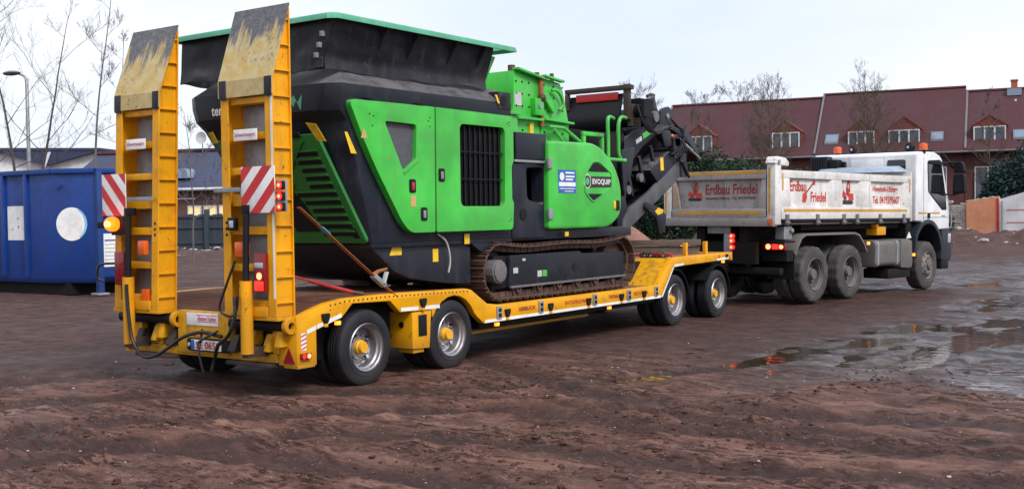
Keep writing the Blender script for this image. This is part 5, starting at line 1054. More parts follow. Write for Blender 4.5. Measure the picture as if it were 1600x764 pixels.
part('chute_lug', MB().prism([(7.05, 1.93), (7.45, 1.85), (7.72, 1.72), (7.66, 1.44), (7.48, 1.42), (7.38, 1.68), (7.02, 1.84)], .50, .555, 'y'), 'anthracite', K, .01); decal('yellow_plate', 'yellow_clean', K, (7.32, .50, 1.72), (1, 0, 0), (0, 0, 1), [(0, .06), (.1, 0), (.26, .03), (.3, .08), (.12, .12)])
for z in (2.08, 2.32): part('cross_bar', MB().bar((6.66, .9, z), (7.6, .9, z+.06), .04, .05), 'anthracite', K, smooth=0)
part('hydraulic_tank', MB().box(6.7, 7.5, 1.0, 1.8, 1.8, 2.5), 'black', K, .02)
fp = part('tail_flap', MB().prism([(8.05, 3.14), (8.41, 3.22), (8.84, 3.05), (9.2, 2.66), (9.08, 2.64), (8.75, 2.92), (8.36, 3.06)], .58, .61, 'y').hexa([(8.41, .61, 3.18), (9.18, .61, 2.64), (9.18, 1.9, 2.64), (8.41, 1.9, 3.18), (8.42, .61, 3.22), (9.2, .61, 2.68), (9.2, 1.9, 2.68), (8.42, 1.9, 3.22)]), 'anthracite', K, .006)
part('flap_ram', MB().cyl((8.2, .53, 3.0), (8.72, .53, 2.80), .03, n=12).cyl((8.72, .53, 2.80), (9.05, .53, 2.68), .016, n=10), 'galv', fp)
part('red_flap', MB().box(8.32, 8.56, .9, 1.3, 3.20, 3.32), 'red_film', fp, .01)
part('roller_cluster', MB().cyl((8.15, .50, 2.95), (8.15, .62, 2.95), .10, n=14).box(8.0, 8.3, .50, .58, 2.7, 2.98).cyl((8.45, .52, 2.52), (8.45, .62, 2.52), .09, n=12).box(8.32, 8.5, .52, .60, 2.35, 2.75).cyl((8.3, .5, 2.62), (8.55, .5, 2.35), .025, n=8), 'hopper', K)
part('orange_button', MB().ball((8.02, .54, 3.02), .035, 2), 'lens_orange', K)
part('folding_arm', MB().prism([(6.95, 3.40), (7.15, 3.46), (7.42, 3.30), (7.46, 3.60), (7.62, 3.66), (7.72, 3.45), (7.90, 3.28), (7.85, 3.18), (7.3, 3.16)], .64, .74, 'y').prism([(7.4, 3.3), (7.46, 3.62), (7.64, 3.67), (7.8, 3.4), (7.9, 3.2)], 1.5, 1.6, 'y'), 'anthracite', K, .012)
part('side_hopper', MB().prism([(7.62, 3.06), (7.95, 3.10), (8.0, 2.86), (7.75, 2.82)], .52, .595, 'y'), 'anthracite', K, .02)
part('conveyor_body', MB().prism([(6.45, 1.75), (6.62, 2.3), (6.95, 2.62), (7.5, 2.95), (8.15, 3.12), (8.45, 2.85), (8.5, 2.55), (7.4, 2.05)], .95, 1.80, 'y'), 'belt', K, smooth=0)
for x, z in ((6.72, 2.45), (7.1, 2.66), (7.5, 2.84)): part('frame_brace', MB().bar((x, .67, z), (x+.16, .67, z-.42), .05, .07), 'anthracite', K, .006)
for x, z in ((6.75, 2.12), (7.15, 2.32), (7.55, 2.52)): part('idler_roller', MB().cyl((x, .64, z), (x, .70, z), .07, n=16), 'motor', K)
part('hydraulic_pump', MB().cyl((7.0, .48, 3.32), (7.0, .70, 3.32), .13, n=18).box(6.92, 7.08, .52, .70, 3.38, 3.56), 'black', K); part('tail_pulley', MB().cyl((7.42, .56, 3.30), (7.42, 1.9, 3.30), .15, n=24), 'rubber', K); part('pulley_bearing', MB().cyl((7.42, .50, 3.30), (7.42, .56, 3.30), .09, n=14), 'motor', K)
part('valve_block', MB().box(7.12, 7.34, .52, .66, 3.18, 3.36), 'black', K, .012); part('arm_plate', MB().prism(rounded([(7.58, 3.12), (8.02, 3.20), (8.12, 3.42), (7.9, 3.5), (7.66, 3.44)], .05), .54, .59, 'y'), 'anthracite', K, .01); part('arm_pin', MB().cyl((7.86, .52, 3.34), (7.86, .54, 3.34), .04, n=12), 'galv', K)
part('belt_guard', MB().prism([(8.0, 2.80), (8.5, 2.98), (8.72, 2.80), (8.6, 2.5), (8.3, 2.62)], .60, 1.9, 'y'), 'chassis', K, smooth=0)
for k in range(4): part('conveyor_hose', MB().tube(spline([(7.9+.05*k, .50, 3.3-.04*k), (8.2+.04*k, .47, 3.12), (8.35-.05*k, .47, 2.85), (8.2-.1*k, .50, 2.62+.03*k)]), .014, 6), 'hose', K, smooth=60)
# tracks
def track(y0, y1):
    ym = (y0+y1)/2; tr = part('track_frame', MB().prism(rounded([(2.76, .84), (5.66, .86), (5.66, 1.20), (4.5, 1.215), (4.45, 1.25), (2.80, 1.25)], .03), y0+.06, y1-.06, 'y'), 'track_paint', K, .012)
    if y0 < 1:
        part('frame_flange', MB().box(2.78, 5.67, y0+.035, y0+.075, .838, .865), 'motor', tr, .004); part('inspection_hole', MB().cyl((4.3, y0+.055, 1.03), (4.3, y0+.059, 1.03), .055, n=16), 'black', tr)
        fl_ = part('frame_logo', MB().box(3.52, 3.62, y0+.055, y0+.059, .95, 1.03), 'green', tr, smooth=0); part('frame_logo', MB().box(3.40, 3.50, y0+.055, y0+.059, .95, 1.03), 'wire_white', tr, smooth=0); part('serial_plate', MB().box(2.86, 2.96, y0+.054, y0+.059, 1.02, 1.09), 'wire_white', tr, smooth=0); part('grease_cap', MB().box(3.06, 3.12, y0+.05, y0+.059, 1.17, 1.20), 'wire_white', tr, smooth=0)
    part('end_guard', MB().prism([(2.45, .84), (2.76, .84), (2.76, 1.25), (2.5, 1.25)], y0+.09, y1-.08, 'y'), 'chassis', tr, .02)
    part('drive_motor', MB().cyl((2.52, y0+.02, 1.06), (2.52, y1-.1, 1.06), .15, n=12).cyl((2.52, y0+.0, 1.06), (2.52, y0+.02, 1.06), .13, n=12), 'motor', tr, .01)
    part('idler', MB().lathe([(.04, 0), (.29, 0), (.30, .02), (.30, .12), (.29, .14), (.04, .14)], (5.53, ym-.07, 1.06), 32), 'rust', tr); part('sprocket', MB().lathe([(.1, 0), (.30, 0), (.30, .06), (.1, .06)], (2.52, ym-.03, 1.06), 22), 'rust_dark', tr)
    for k in range(6): part('roller', MB().lathe([(.02, 0), (.05, 0), (.05, .03), (.10, .035), (.10, .08), (.07, .09), (.07, .2), (.02, .2)], (2.98+.47*k, y0+.055, .815), 20), 'rust', tr)
    # closed loop of shoes
    P = []
    for a in np.linspace(-90, -270, 40): P.append((2.52+.335*math.cos(R(a)), 1.06+.335*math.sin(R(a))))
    for i in range(1, 40): u = i/40; P.append((2.52+3.01*u, 1.395+.01*u-.050*math.sin(math.pi*u)-.018*math.sin(3*math.pi*u)))
    for a in np.linspace(90, -90, 40): P.append((5.53+.345*math.cos(R(a)), 1.06+.345*math.sin(R(a))))
    for i in range(1, 40): u = i/40; P.append((5.53-3.01*u, .715+.01*u))
    P = np.array(P); d = np.hypot(*(np.roll(P, -1, 0)-P).T); S = np.concatenate([[0], np.cumsum(d)]); Q = np.vstack([P, P[:1]]); L = S[-1]; n = 57
    sh = MB().box(-.066, .066, y0, y1, -.010, .010).hexa([(-.012, y0, .010), (.012, y0, .010), (.012, y1, .010), (-.012, y1, .010), (-.006, y0, .040), (.006, y0, .040), (.006, y1, .040), (-.006, y1, .040)]).hexa([(.045, y0, .010), (.064, y0, .010), (.064, y1, .010), (.045, y1, .010), (.050, y0, .030), (.062, y0, .030), (.062, y1, .030), (.050, y1, .030)])
    me, c = mesh_of(sh, 'track_shoe', 'rust', .003, 1); chn = MB()
    for k in range(n):
        s = L*k/n; x, z = np.interp(s, S, Q[:, 0]), np.interp(s, S, Q[:, 1]); x2, z2 = np.interp((s+.03) % L, S, Q[:, 0]), np.interp((s+.03) % L, S, Q[:, 1])
        # travelling rear-arc upwards then forward: outward normal is to the left of travel
        tx, tz = x2-x, z2-z; l = math.hypot(tx, tz); tx /= l; tz /= l; nx, nz = -tz, tx
        o = bpy.data.objects.new('track_shoe', me); COL.objects.link(o); o.parent = tr
        rot = Matrix(((tx, 0, nx), (0, 1, 0), (tz, 0, nz))).to_4x4()
        o.matrix_local = Matrix.Translation(Vector((x, 0, z))+rot.to_3x3() @ c-ORG[tr]) @ rot
        for yy in (y0+.10, ym+.05):
            pts = [Vector((x, yy, z))+Vector((tx, 0, tz))*a-Vector((nx, 0, nz))*b for a, b in ((-.075, .012), (.05, .012), (.05, .075), (-.075, .075))]
            chn.hexa(pts+[p+Vector((0, .05, 0)) for p in pts])
    part('track_chain', chn, 'rust', tr, smooth=0, kind='stuff')
track(.07, .55); track(1.98, 2.46)
M['guard_blue'] = paint('pale grey sheet metal', (.36, .42, .50), .4, .3, (.2, .2, .2), 5, .3, metal=.3)
M['blue_pale'] = plain('pale blue film', (.20, .55, .75), .5)
# ------------------------------------------------------------------ white tipper truck
V = thing('tipper_truck', 'white three axle tipper truck pulling the yellow low loader', 'truck', (11.829, -.476, .027)); V.rotation_euler = (.010, .008, -.1515); ORG[V] = Vector((0, 0, 0))
WB = 2.45
wheel_kit('drive', .53, .30, .30, .17, 'tyre_mud', 'rim_dark', 'rim_dark', .10, .10, .012); wheel_kit('steer', .53, .30, .32, .1, 'tyre_mud', 'guard', 'rim_dark', .09, .05, .010, True)
for x in (0, 1.4):
    for left in (False, True): wheel('drive', V, x, WB if left else 0, .525, left, .33)
for left in (False, True): wheel('steer', V, 4.94, WB if left else 0.0, .525, left)
for x in (0, 1.4, 4.94): part('axle', MB().cyl((x, .2, .525), (x, 2.25, .525), .09, n=12).ball((x, 1.22, .525), .22, 2), 'chassis', V)
part('chassis_rail', MB().box(-1.25, 5.6, .72, .82, .85, 1.15).box(-1.25, 5.6, 1.63, 1.73, .85, 1.15), 'chassis', V, smooth=0); part('cross_members', MB().box(-1.3, -1.18, .5, 1.95, .75, 1.15).box(2.2, 2.35, .82, 1.63, .85, 1.1).box(3.6, 3.75, .82, 1.63, .85, 1.1), 'chassis', V, smooth=0)
part('sub_frame', MB().box(-1.3, 4.0, .66, .84, 1.16, 1.46).box(-1.3, 4.0, 1.61, 1.79, 1.16, 1.46).box(-.2, 3.9, .2, 2.25, 1.36, 1.47), 'chassis', V, smooth=0)
for y0, y1 in ((.02, .66), (1.79, 2.43)):
    o = [(-.70, .92), (-.62, 1.08), (-.47, 1.25), (-.32, 1.30), (1.62, 1.30), (1.80, 1.26), (2.0, 1.10), (2.14, .92)]; i = [(x*.985+.012, z-.045) for x, z in o]
    part('rear_mudguard', MB().prism(o+i[::-1], y0, y1, 'y'), 'guard', V, .012)
for y0 in (.03, 1.85): part('mud_flap', MB().box(-.74, -.72, y0, y0+.58, .45, .95), 'black', V, smooth=0)
for y0 in (.04, 1.95):
    tl = part('tail_lamp', MB().box(-1.06, -.99, y0, y0+.46, 1.0, 1.13), 'lens_red', V, .012)
    part('lit_lens', MB().cyl((-1.068, y0+.34, 1.065), (-1.0605, y0+.34, 1.065), .05, n=16), 'lamp_red_core', tl); part('lit_lens', MB().cyl((-1.068, y0+.07, 1.065), (-1.0605, y0+.07, 1.065), .04, n=16), 'lamp_red_core', tl); part('lit_lens', MB().box(-1.064, -1.0605, y0+.13, y0+.26, 1.02, 1.11), 'lamp_red', tl, smooth=0)
    part('lamp_carrier', MB().box(-1.10, -.72, y0-.02, y0+.56, 1.14, 1.17).box(-.99, -.75, y0, y0+.5, .8, 1.0), 'chassis', V, smooth=0)
part('underrun_bar', MB().box(-1.2, -1.08, .05, 2.4, .56, .68).box(-1.14, -1.06, .8, .9, .68, 1.0).box(-1.14, -1.06, 1.5, 1.6, .68, 1.0), 'chassis', V, .01)
gb = part('coupling_board', MB().box(-1.34, -1.30, 1.02, 1.52, 1.30, 1.46).box(-1.34, -1.28, 1.0, 1.16, .94, 1.299), 'galv', V, .008)
for z in (1.26, 1.17, 1.05): part('lit_lens', MB().cyl((-1.36, .98, z), (-1.3, .98, z), .042, n=14), 'lamp_red', V); part('lit_core', MB().cyl((-1.37, .98, z), (-1.3605, .98, z), .022, n=10), 'lamp_red_core', V)
part('coupling', MB().box(-1.45, -1.2, 1.1, 1.36, .58, .78), 'chassis', V, .02)
# tipper body
b = part('tipper_floor', MB().box(-1.40, 4.0, .04, 2.41, 1.47, 1.56), 'white_tail', V, .006)
def side(y0, s):
    def Y(a): return y0+s*a
    def bx(mb, x0, x1, a, c, z0, z1): ya, yb = sorted((Y(a), Y(c))); return mb.box(x0, x1, ya, yb, z0, z1)
    sd = part('side_wall', bx(bx(bx(MB(), -1.24, 4.06, .06, .10, 1.57, 2.44), -1.24, 4.06, .0, .059, 2.32, 2.46), -1.24, 4.06, -.0, .059, 1.57, 1.80), 'white_body', V, .008)
    for x0, x1 in ((-1.24, -.96), (.62, 1.0), (1.80, 2.22), (3.76, 4.06)):
        ya, yb = sorted((Y(.004), Y(.0595))); part('stake', MB().hexa([(x0, ya, 1.801), (x1+.06, ya, 1.801), (x1+.06, yb, 1.801), (x0-.06, yb, 1.801), (x0, ya, 2.319), (x1, ya, 2.319), (x1, yb, 2.319), (x0-.06, yb, 2.319)]), 'white_body', sd, .006)
    if s > 0:
        strip(sd, [(-1.16, 1.705), (3.88, 1.705)], .05, 'ochre', y=-.0035); part('reflective_tape', MB().box(-1.22, -1.18, -.004, -.001, 2.10, 2.40), 'ochre', sd, smooth=0); part('reflective_tape', MB().box(3.94, 4.04, -.004, -.001, 2.36, 2.40).box(4.0, 4.04, -.004, -.001, 2.12, 2.355), 'ochre', sd, smooth=0)
        text('lettering', 'Erdbau', 'letter_red', sd, (-.86, .058, 2.08), (1, 0, .0), (0, 0, 1), .20, .60, .02); text('lettering', 'Friedel', 'letter_red', sd, (-.10, .058, 1.89), (1, 0, 0), (0, 0, 1), .19, .58, .02)
        sh = decal('shovel_blade', 'letter_red', sd, (-.36, .0585, 1.88), (1, 0, 0), (0, 0, 1), rounded([(-.05, 0), (.08, .0), (.14, .12), (.06, .20), (-.03, .16)], .04)); decal('shovel_handle', 'letter_dull', sd, (-.29, .0585, 2.06), (1, 0, 0), (0, 0, 1), [(0, 0), (.03, -.02), (.29, .17), (.26, .19)]); decal('shovel_grip', 'letter_red', sd, (-.04, .0585, 2.22), (1, 0, 0), (0, 0, 1), [(0, 0), (.08, -.02), (.12, .05), (.04, .09)])
        digger(sd, (1.12, .0585, 1.83), (1, 0, 0), .50)
        text('lettering', 'Henstedt-Ulzburg', 'letter_red', sd, (2.42, .058, 2.08), (1, 0, 0), (0, 0, 1), .16, 1.14, .018); text('lettering', 'Tel. 04193/95607', 'letter_red', sd, (2.42, .058, 1.87), (1, 0, 0), (0, 0, 1), .16, 1.22, .018)
    for x in (-1.06, .05, 1.08, 1.62, 2.62, 3.72):
        ya, yb = sorted((Y(-.03), Y(.03))); part('drop_hinge', MB().box(x-.05, x+.05, ya, yb, 1.46, 1.66).cyl((x-.07, Y(-.01), 1.50), (x+.07, Y(-.01), 1.50), .035, n=10), 'motor', sd, .006)
    ya, yb = sorted((Y(-.005), Y(.05))); part('hinge_rod', MB().cyl((-1.2, Y(.01), 1.535), (4.0, Y(.01), 1.535), .028, n=10), 'chassis', sd)
def digger(par, org, xd, w):
    X = Vector(xd); k = w/.5
    def d(pts, m='letter_red'): decal('digger_emblem', m, par, org, X, (0, 0, 1), [(a*k, b*k) for a, b in pts])
    d([(.04, .02), (.42, .02), (.46, .06), (.42, .10), (.04, .10), (0, .06)], 'letter_dark'); d([(.26, .105), (.48, .105), (.46, .24), (.30, .24)]); d([(.18, .22), (.27, .16), (.30, .30), (.24, .36), (.16, .33)], 'letter_dull'); d([(.16, .34), (.22, .36), (.30, .52), (.26, .54)], 'letter_dull'); d([(.25, .50), (.31, .56), (.34, .26), (.31, .25)]); d([(-.02, .18), (.12, .14), (.18, .22), (.06, .30)]); d([(.08, .105), (.18, .105), (.20, .19), (.06, .16)], 'letter_dull')
side(0., 1); side(WB, -1)
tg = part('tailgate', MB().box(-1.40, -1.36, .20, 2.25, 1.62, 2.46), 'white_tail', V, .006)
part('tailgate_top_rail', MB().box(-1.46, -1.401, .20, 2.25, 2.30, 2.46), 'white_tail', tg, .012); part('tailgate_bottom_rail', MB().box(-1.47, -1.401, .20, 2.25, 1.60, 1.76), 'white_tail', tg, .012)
for a, c in ((.20, .38), (2.07, 2.25)): part('tailgate_cheek', MB().prism([(a, 1.761), (c, 1.761), (c-.10 if a < 1 else c, 2.299), (a if a < 1 else a+.1, 2.299)], -1.45, -1.401, 'x'), 'white_tail', tg, .008)
for y0, w, z in ((.22, 2.0, 2.395), (.30, 1.85, 1.66)): decal('reflective_tape', 'ochre', tg, (-1.46 if z > 2 else -1.47, y0+w, z), (0, -1, 0), (0, 0, 1), rect(w, .055))
decal('reflective_tape', 'ochre', tg, (-1.45, 2.20, 1.80), (0, -1, 0), (0, 0, 1), rect(.045, .40))
text('lettering', 'Erdbau Friedel', 'letter_dull', tg, (-1.402, 1.52, 2.03), (0, -1, 0), (0, 0, 1), .19, 1.12, .02); text('lettering', 'Henstedt-Ulzburg · Tel. 04193/95607', 'letter_dark', tg, (-1.402, 1.52, 1.92), (0, -1, 0), (0, 0, 1), .07, 1.10, .012); digger(tg, (-1.402, 1.92, 1.90), (0, -1, 0), .34)
for y in (.62, 1.72): part('tailgate_catch', MB().box(-1.49, -1.42, y-.08, y+.08, 1.56, 1.60), 'chassis', tg, .006)
for y0, y1 in ((.0, .17), (2.28, 2.45)):
    p = part('rear_post', MB().box(-1.46, -1.25, y0, y1, 1.47, 2.56), 'white_body', V, .015)
    decal('reflective_tape', 'ochre', p, (-1.46, y1-.03, 1.66), (0, -1, 0), (0, 0, 1), rect(.04, .84)); part('post_head', MB().prism(rounded([(-1.50, 2.565), (-1.02, 2.53), (-1.0, 2.60), (-1.12, 2.68), (-1.42, 2.70)], .04), y0-.01, y1+.02, 'y'), 'white_body', p, .015); part('hinge_pin', MB().cyl((-1.36, y0-.03, 2.60), (-1.36, y1+.04, 2.60), .04, n=12), 'galv', p)
part('rear_sill', MB().box(-1.50, -1.35, .02, 2.43, 1.44, 1.595), 'white_tail', V, .012); part('sill_lamp', MB().box(-1.507, -1.501, .05, .12, 1.46, 1.58), 'lens_orange', V, .004)
hb = part('headboard', MB().box(4.07, 4.13, .0, 2.45, 1.5, 2.56), 'white_body', V, .01); part('spill_guard', MB().hexa([(3.85, .25, 2.56), (4.13, .06, 2.56), (4.13, 2.39, 2.56), (3.85, 2.2, 2.56), (3.95, .40, 2.66), (4.15, .30, 2.70), (4.15, 2.2, 2.70), (3.95, 2.05, 2.66)]), 'guard_blue', hb, .01)
part('load_lining', MB().box(-1.2, 4.05, .11, 2.34, 1.565, 1.60), 'rust_dark', V, smooth=0)
# cab
CP = [(4.33, 1.50), (4.33, 2.95), (4.42, 3.01), (5.25, 3.03), (5.52, 2.96), (5.66, 2.88), (5.96, 2.12), (6.06, 1.95), (6.07, 1.32), (5.55, 1.31)]+arc(4.94, .80, .66, 38, 112, 8)+[(4.62, 1.50)]
cabp = part('cab', MB().prism(CP, .0, WB, 'y'), 'white', V, .035, 3)
def glassp(name, poly, y, par): return part(name, MB().prism(poly, y-.006, y+.004, 'y'), 'glass', par, .003, 1)
GP = rounded([(4.88, 2.80), (5.50, 2.83), (5.60, 2.78), (5.82, 2.14), (5.90, 1.75), (5.66, 1.75), (4.93, 2.15)], .04, 3); glassp('side_window', GP, -.004, cabp); glassp('side_window', GP, WB+.004, cabp)
fr = MB().prism(GP, -.012, -.0105, 'y', [rounded([((x-5.33)*.93+5.33, (z-2.3)*.93+2.3) for x, z in GP], .02, 1)]); part('window_seal', fr, 'black', cabp, smooth=0)
part('windscreen', MB().hexa([(5.955, .12, 2.14), (5.965, .12, 2.14), (5.965, 2.33, 2.14), (5.955, 2.33, 2.14), (5.665, .2, 2.86), (5.685, .2, 2.86), (5.685, 2.25, 2.86), (5.665, 2.25, 2.86)]), 'glass', cabp, smooth=0)
part('rear_window', MB().prism(rounded([(.24, 2.60), (.66, 2.60), (.66, 2.84), (.24, 2.84)], .05), 4.318, 4.329, 'x'), 'glass', cabp, .003); part('rear_window', MB().prism(rounded([(1.62, 2.60), (2.04, 2.60), (2.04, 2.84), (1.62, 2.84)], .05), 4.318, 4.329, 'x'), 'glass', cabp, .003); part('rear_swage', MB().prism(rounded([(.76, 2.52), (1.52, 2.52), (1.52, 2.86), (.76, 2.86)], .04), 4.318, 4.329, 'x'), 'white', cabp, .006)
part('door_line', MB().box(4.70, 4.712, -.003, -.001, 1.5, 2.9).box(4.712, 5.98, -.003, -.001, 1.575, 1.585), 'black', cabp, smooth=0); part('door_handle', MB().box(4.90, 5.02, -.022, -.001, 1.56, 1.68), 'black', cabp, .008); strip(cabp, [(4.45, 1.66), (4.86, 1.66)], .035, 'ochre'); strip(cabp, [(5.06, 1.66), (5.55, 1.66)], .035, 'ochre'); part('model_badge', MB().box(5.63, 5.84, -.006, -.001, 1.60, 1.63), 'galv', cabp, smooth=0)
part('sun_visor', MB().box(5.62, 5.84, .1, 2.35, 2.86, 2.98), 'black', cabp, .02); part('window_deflector', MB().prism([(4.9, 2.83), (5.45, 2.86), (5.58, 2.80), (5.55, 2.74), (4.93, 2.76)], -.04, -.012, 'y'), 'black', cabp, .006); part('handrail', MB().tube(spline([(6.09, .02, 1.34), (6.14, -.01, 1.36), (6.15, -.01, 1.6), (6.13, -.01, 1.86), (6.07, .02, 1.9)]), .018, 6), 'galv', cabp, smooth=60)
part('roof_rack', MB().bar((5.4, .1, 3.06), (5.4, 2.35, 3.06), .05, .04).bar((5.75, .0, 2.98), (6.05, -.1, 2.70), .04, .06), 'black', cabp, .004)
for x, y in ((4.62, 2.0), (4.72, .02)):
    bt = part('beacon', MB().lathe([(.002, 0), (.085, 0), (.085, .10), (.075, .14), (.002, .15)], (0, 0, 0), 20), 'lens_orange', V); bt.rotation_euler = (R(90), 0, 0); bt.location = (x, y, 3.13); part('beacon_foot', MB().cyl((x, y, 2.98), (x, y, 3.05), .05, n=12), 'black', V)
for x, y, r_ in ((4.62, 1.62, .10), (4.66, .30, .12)): wl_ = part('work_lamp', MB().ball((x, y, 3.12), r_, 3, (.8, 1, 1)), 'black', V); part('lamp_glint', MB().cyl((x-r_*.86, y, 3.12), (x-r_*.80, y, 3.12), .03, n=10), 'lens_clear', wl_)
part('intake_stack', MB().box(4.02, 4.30, 1.95, 2.36, 1.6, 2.96), 'plastic_navy', V, .03); part('intake_cap', MB().box(4.06, 4.30, 1.72, 1.94, 2.66, 2.88), 'black', V, .02)
for k in range(6): part('stack_rib', MB().box(4.005, 4.019, 1.97+.065*k, 2.0+.065*k, 2.0, 2.92), 'black', V, smooth=0)
for s, y in ((-1, 0.), (1, WB)):
    ma = part('mirror_arm', MB().tube([(5.62, y, 2.78), (5.78, y+s*.14, 2.82), (5.96, y+s*.24, 2.80)], .02, 8).tube([(5.86, y, 2.10), (5.95, y+s*.12, 2.08), (6.0, y+s*.24, 2.12)], .02, 8), 'black', V, smooth=60)
    part('mirror', MB().prism(rounded([(y+s*.12, 2.10), (y+s*.40, 2.12), (y+s*.38, 2.55), (y+s*.14, 2.54)], .05), 5.93, 6.08, 'x'), 'black', ma, .03, 3); part('wide_mirror', MB().prism(rounded([(y+s*.14, 2.57), (y+s*.40, 2.58), (y+s*.34, 2.83), (y+s*.18, 2.84)], .05), 5.92, 6.06, 'x'), 'black', ma, .03, 3); part('mirror_glass', MB().prism(rounded([(y+s*.16, 2.15), (y+s*.36, 2.16), (y+s*.34, 2.51), (y+s*.17, 2.51)], .03), 5.922, 5.928, 'x'), 'glass', ma, smooth=0)
for y0, y1 in ((-.02, .55), (1.9, 2.47)):
    o = [(4.22, .70), (4.26, .95)]+arc(4.94, .78, .76, 148, 25, 12)+[(5.66, .88), (5.60, .86)]+arc(4.94, .78, .66, 25, 148, 12)+[(4.34, .95), (4.32, .70)]
    part('front_mudguard', MB().prism(o, y0, y1, 'y'), 'plastic_navy', V, .012)
part('bumper', MB().prism(rounded([(5.62, .62), (6.14, .60), (6.20, .80), (6.12, 1.31), (5.66, 1.30)], .05), -.01, 2.46, 'y'), 'plastic_navy', V, .03); part('step', MB().box(5.66, 6.05, .0, .4, .42, .615), 'black', V, .02); part('headlamp', MB().box(5.98, 6.14, -.02, .3, 1.0, 1.22), 'lens_clear', V, .03); part('rear_cab_mount', MB().box(4.05, 4.32, .1, 2.35, 1.16, 1.46), 'chassis', V, smooth=0)
ft = part('fuel_tank', MB().prism(rounded([(.05, .58), (.62, .58), (.66, .66), (.66, 1.05), (.60, 1.11), (.05, 1.11), (.0, 1.04), (.0, .64)], .06), 2.44, 3.60, 'x'), 'tank', V, .02)
for x in (2.52, 3.40): part('tank_strap', MB().prism(rounded([(-.012, .60), (.05, .568), (.62, .568), (.67, .66), (.67, 1.06), (.60, 1.122), (.04, 1.122), (-.012, 1.06)], .05), x, x+.07, 'x'), 'galv', ft, .004)
part('battery_box', MB().prism(rounded([(3.62, .52), (4.14, .50), (4.18, .60), (4.16, 1.08), (3.98, 1.13), (3.62, 1.12)], .05), .0, .6, 'y'), 'tank', V, .02); part('tool_box', MB().box(3.15, 4.20, .06, .62, .30, .505), 'chassis', V, .02); part('left_tank', MB().box(2.4, 4.1, 1.85, 2.42, .5, 1.1), 'chassis', V, .03)
part('yellow_valve', MB().box(2.72, 3.12, .10, .35, 1.22, 1.40).box(2.65, 2.80, .1, .3, 1.38, 1.45), 'yellow', V, .02); part('reflector', MB().prism([(3.95, 1.14), (4.16, 1.14), (4.06, 1.27)], .02, .04, 'y'), 'sign_white', V, smooth=0)
for x, z in ((2.10, 1.07), (4.20, .78)): part('marker_lamp', MB().box(x-.045, x+.045, -.03, .0, z-.03, z+.03), 'lamp_marker', V, .008)
part('stabiliser_bracket', MB().box(-.98, -.70, .10, .28, 1.20, 1.44).cyl((-.75, .05, 1.36), (-.75, .4, 1.36), .045, n=10), 'galv', V, .01); part('tail_cable', MB().tube(sag((-1.3, 2.2, 1.44), (-1.3, 1.7, 1.44), .12), .012, 6).tube(sag((-1.3, .55, 1.44), (-1.3, .1, 1.44), .09), .012, 6), 'hose', V, smooth=60)

# ------------------------------------------------------------------ blue roll-off container
Q = thing('blue_container', 'large blue steel skip container standing left behind the trailer', 'container', (8.0, 18.5, 0))
PA, PB, PC, PD, PE = Vector((6.80, 16.50, 0)), Vector((7.30, 15.50, 0)), Vector((9.05, 15.40, 0)), Vector((9.3, 23.0, 0)), Vector((6.62, 23.2, 0))
def ring(z, ins=0.):
    c = (PA+PB+PC+PD+PE)/5; return [tuple(p+(c-p)*ins+Vector((0, 0, z))) for p in (PA, PB, PC, PD, PE)]
part('body', loft([ring(.28, .035), ring(.42), ring(2.97)]), 'container', Q, .02)
for z in (2.97,):
    for a, b_ in ((PE, PA), (PA, PB), (PB, PC)): part('top_rail', MB().bar(a+Vector((0, 0, z)), b_+Vector((0, 0, z)), .14, .12), 'container', Q, .015)
dA = (PE-PA).normalized(); nA = Vector((-1, 0, 0)); dA_n = Vector((-dA.y, dA.x, 0)).normalized()
for k in range(7):
    p = PA+dA*(.02+.98*k)
    if k: part('rib', MB().bar(p+dA_n*.03+Vector((0, 0, .42)), p+dA_n*.03+Vector((0, 0, 2.92)), .12, .09, dA), 'container', Q, .01)
dB = (PB-PA).normalized(); nB = Vector((dB.y, -dB.x, 0)); nB = nB if nB.dot(Vector((-1, -1, 0))) > 0 else -nB
dC = (PC-PB).normalized(); nC = Vector((dC.y, -dC.x, 0)); nC = nC if nC.y < 0 else -nC
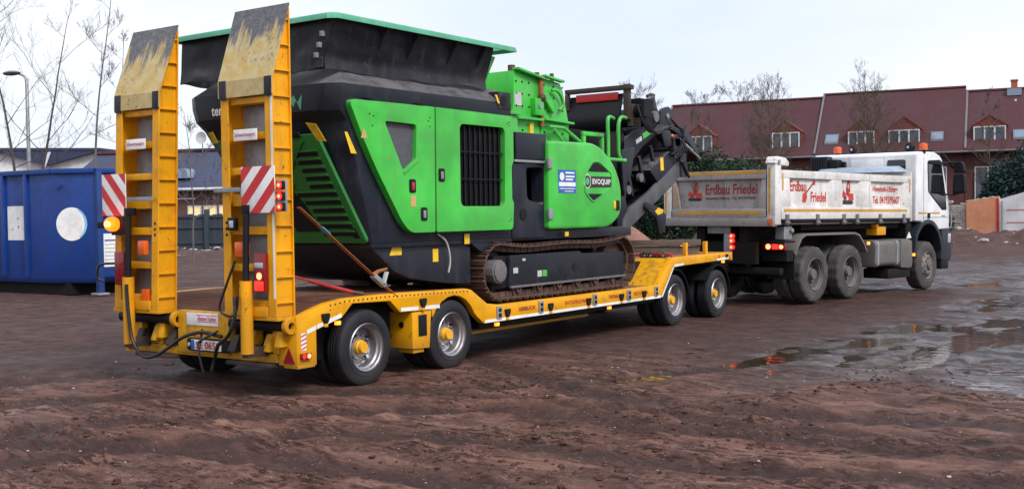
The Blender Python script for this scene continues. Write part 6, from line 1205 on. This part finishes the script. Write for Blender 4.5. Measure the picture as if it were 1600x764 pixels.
part('corner_post', MB().bar(PB+nC*.05+Vector((.05, 0, .0)), PB+nC*.05+Vector((.05, 0, 2.95)), .16, .14, dC), 'container_dark', Q, .012); part('corner_foot', MB().bar(PB+nC*.05+Vector((.05, 0, .0)), PB+nC*.05+Vector((.05, 0, .05)), .34, .3, dC), 'galv', Q, .01)
def on_face(o, dirx, n, x, z): return o+dirx*x+n*.0+Vector((0, 0, z))
# film signs (x direction chosen so that the face normal points to the viewer)
s1 = decal('white_notice', 'sign_white', Q, PA+dA*1.86+Vector((0, 0, 1.32)), -dA, (0, 0, 1), rect(.74, .84), .006)
for k, (x, z, w, h_) in enumerate(((.44, .30, .035, .05), (.40, .52, .07, .02), (.20, .25, .03, .04))): decal('scuff', 'letter_dark', s1, PA+dA*1.86+Vector((0, 0, 1.32)), -dA, (0, 0, 1), rect(w, h_, x, z), .009)
ctr = PA+dB*.50+Vector((0, 0, 1.70)); s2 = decal('round_sign', 'sign_white', Q, ctr, dB, (0, 0, 1), circ(.40, 40), .008); decal('round_sign_edge', 'blue_pale', s2, ctr, dB, (0, 0, 1), [(.40*math.cos(a), .40*math.sin(a)) for a in np.linspace(-1.0, 1.1, 14)]+[(.30*math.cos(a)+.04, .36*math.sin(a)) for a in np.linspace(1.1, -1.0, 14)], .011)
s3 = decal('notice_sheet', 'sign_white', Q, PB+dC*.15+Vector((0, 0, .66)), dC, (0, 0, 1), rect(.80, .80), .01)
for k in range(7): decal('notice_line', 'blue_film' if k == 6 else 'galv', s3, PB+dC*.21+Vector((0, 0, .74+.09*k)), dC, (0, 0, 1), rect((.55, .4, .62, .6, .3, .62, .5)[k], .035 if k == 6 else .014), .014)
part('hook_bar', MB().bar(PA+dB*.2+nB*.02+Vector((0, 0, 2.55)), PA+dB*.2+nB*.02+Vector((0, 0, 2.65)), .05, .05), 'container_dark', Q, .006); part('underframe', MB().box(7.0, 9.0, 16.2, 22.8, .0, .29), 'chassis', Q, smooth=0); part('latch_box', MB().bar(PB+dC*.1+nC*.06+Vector((0, 0, 1.93)), PB+dC*.3+nC*.06+Vector((0, 0, 1.93)), .08, .08), 'rust_dark', Q, .01)
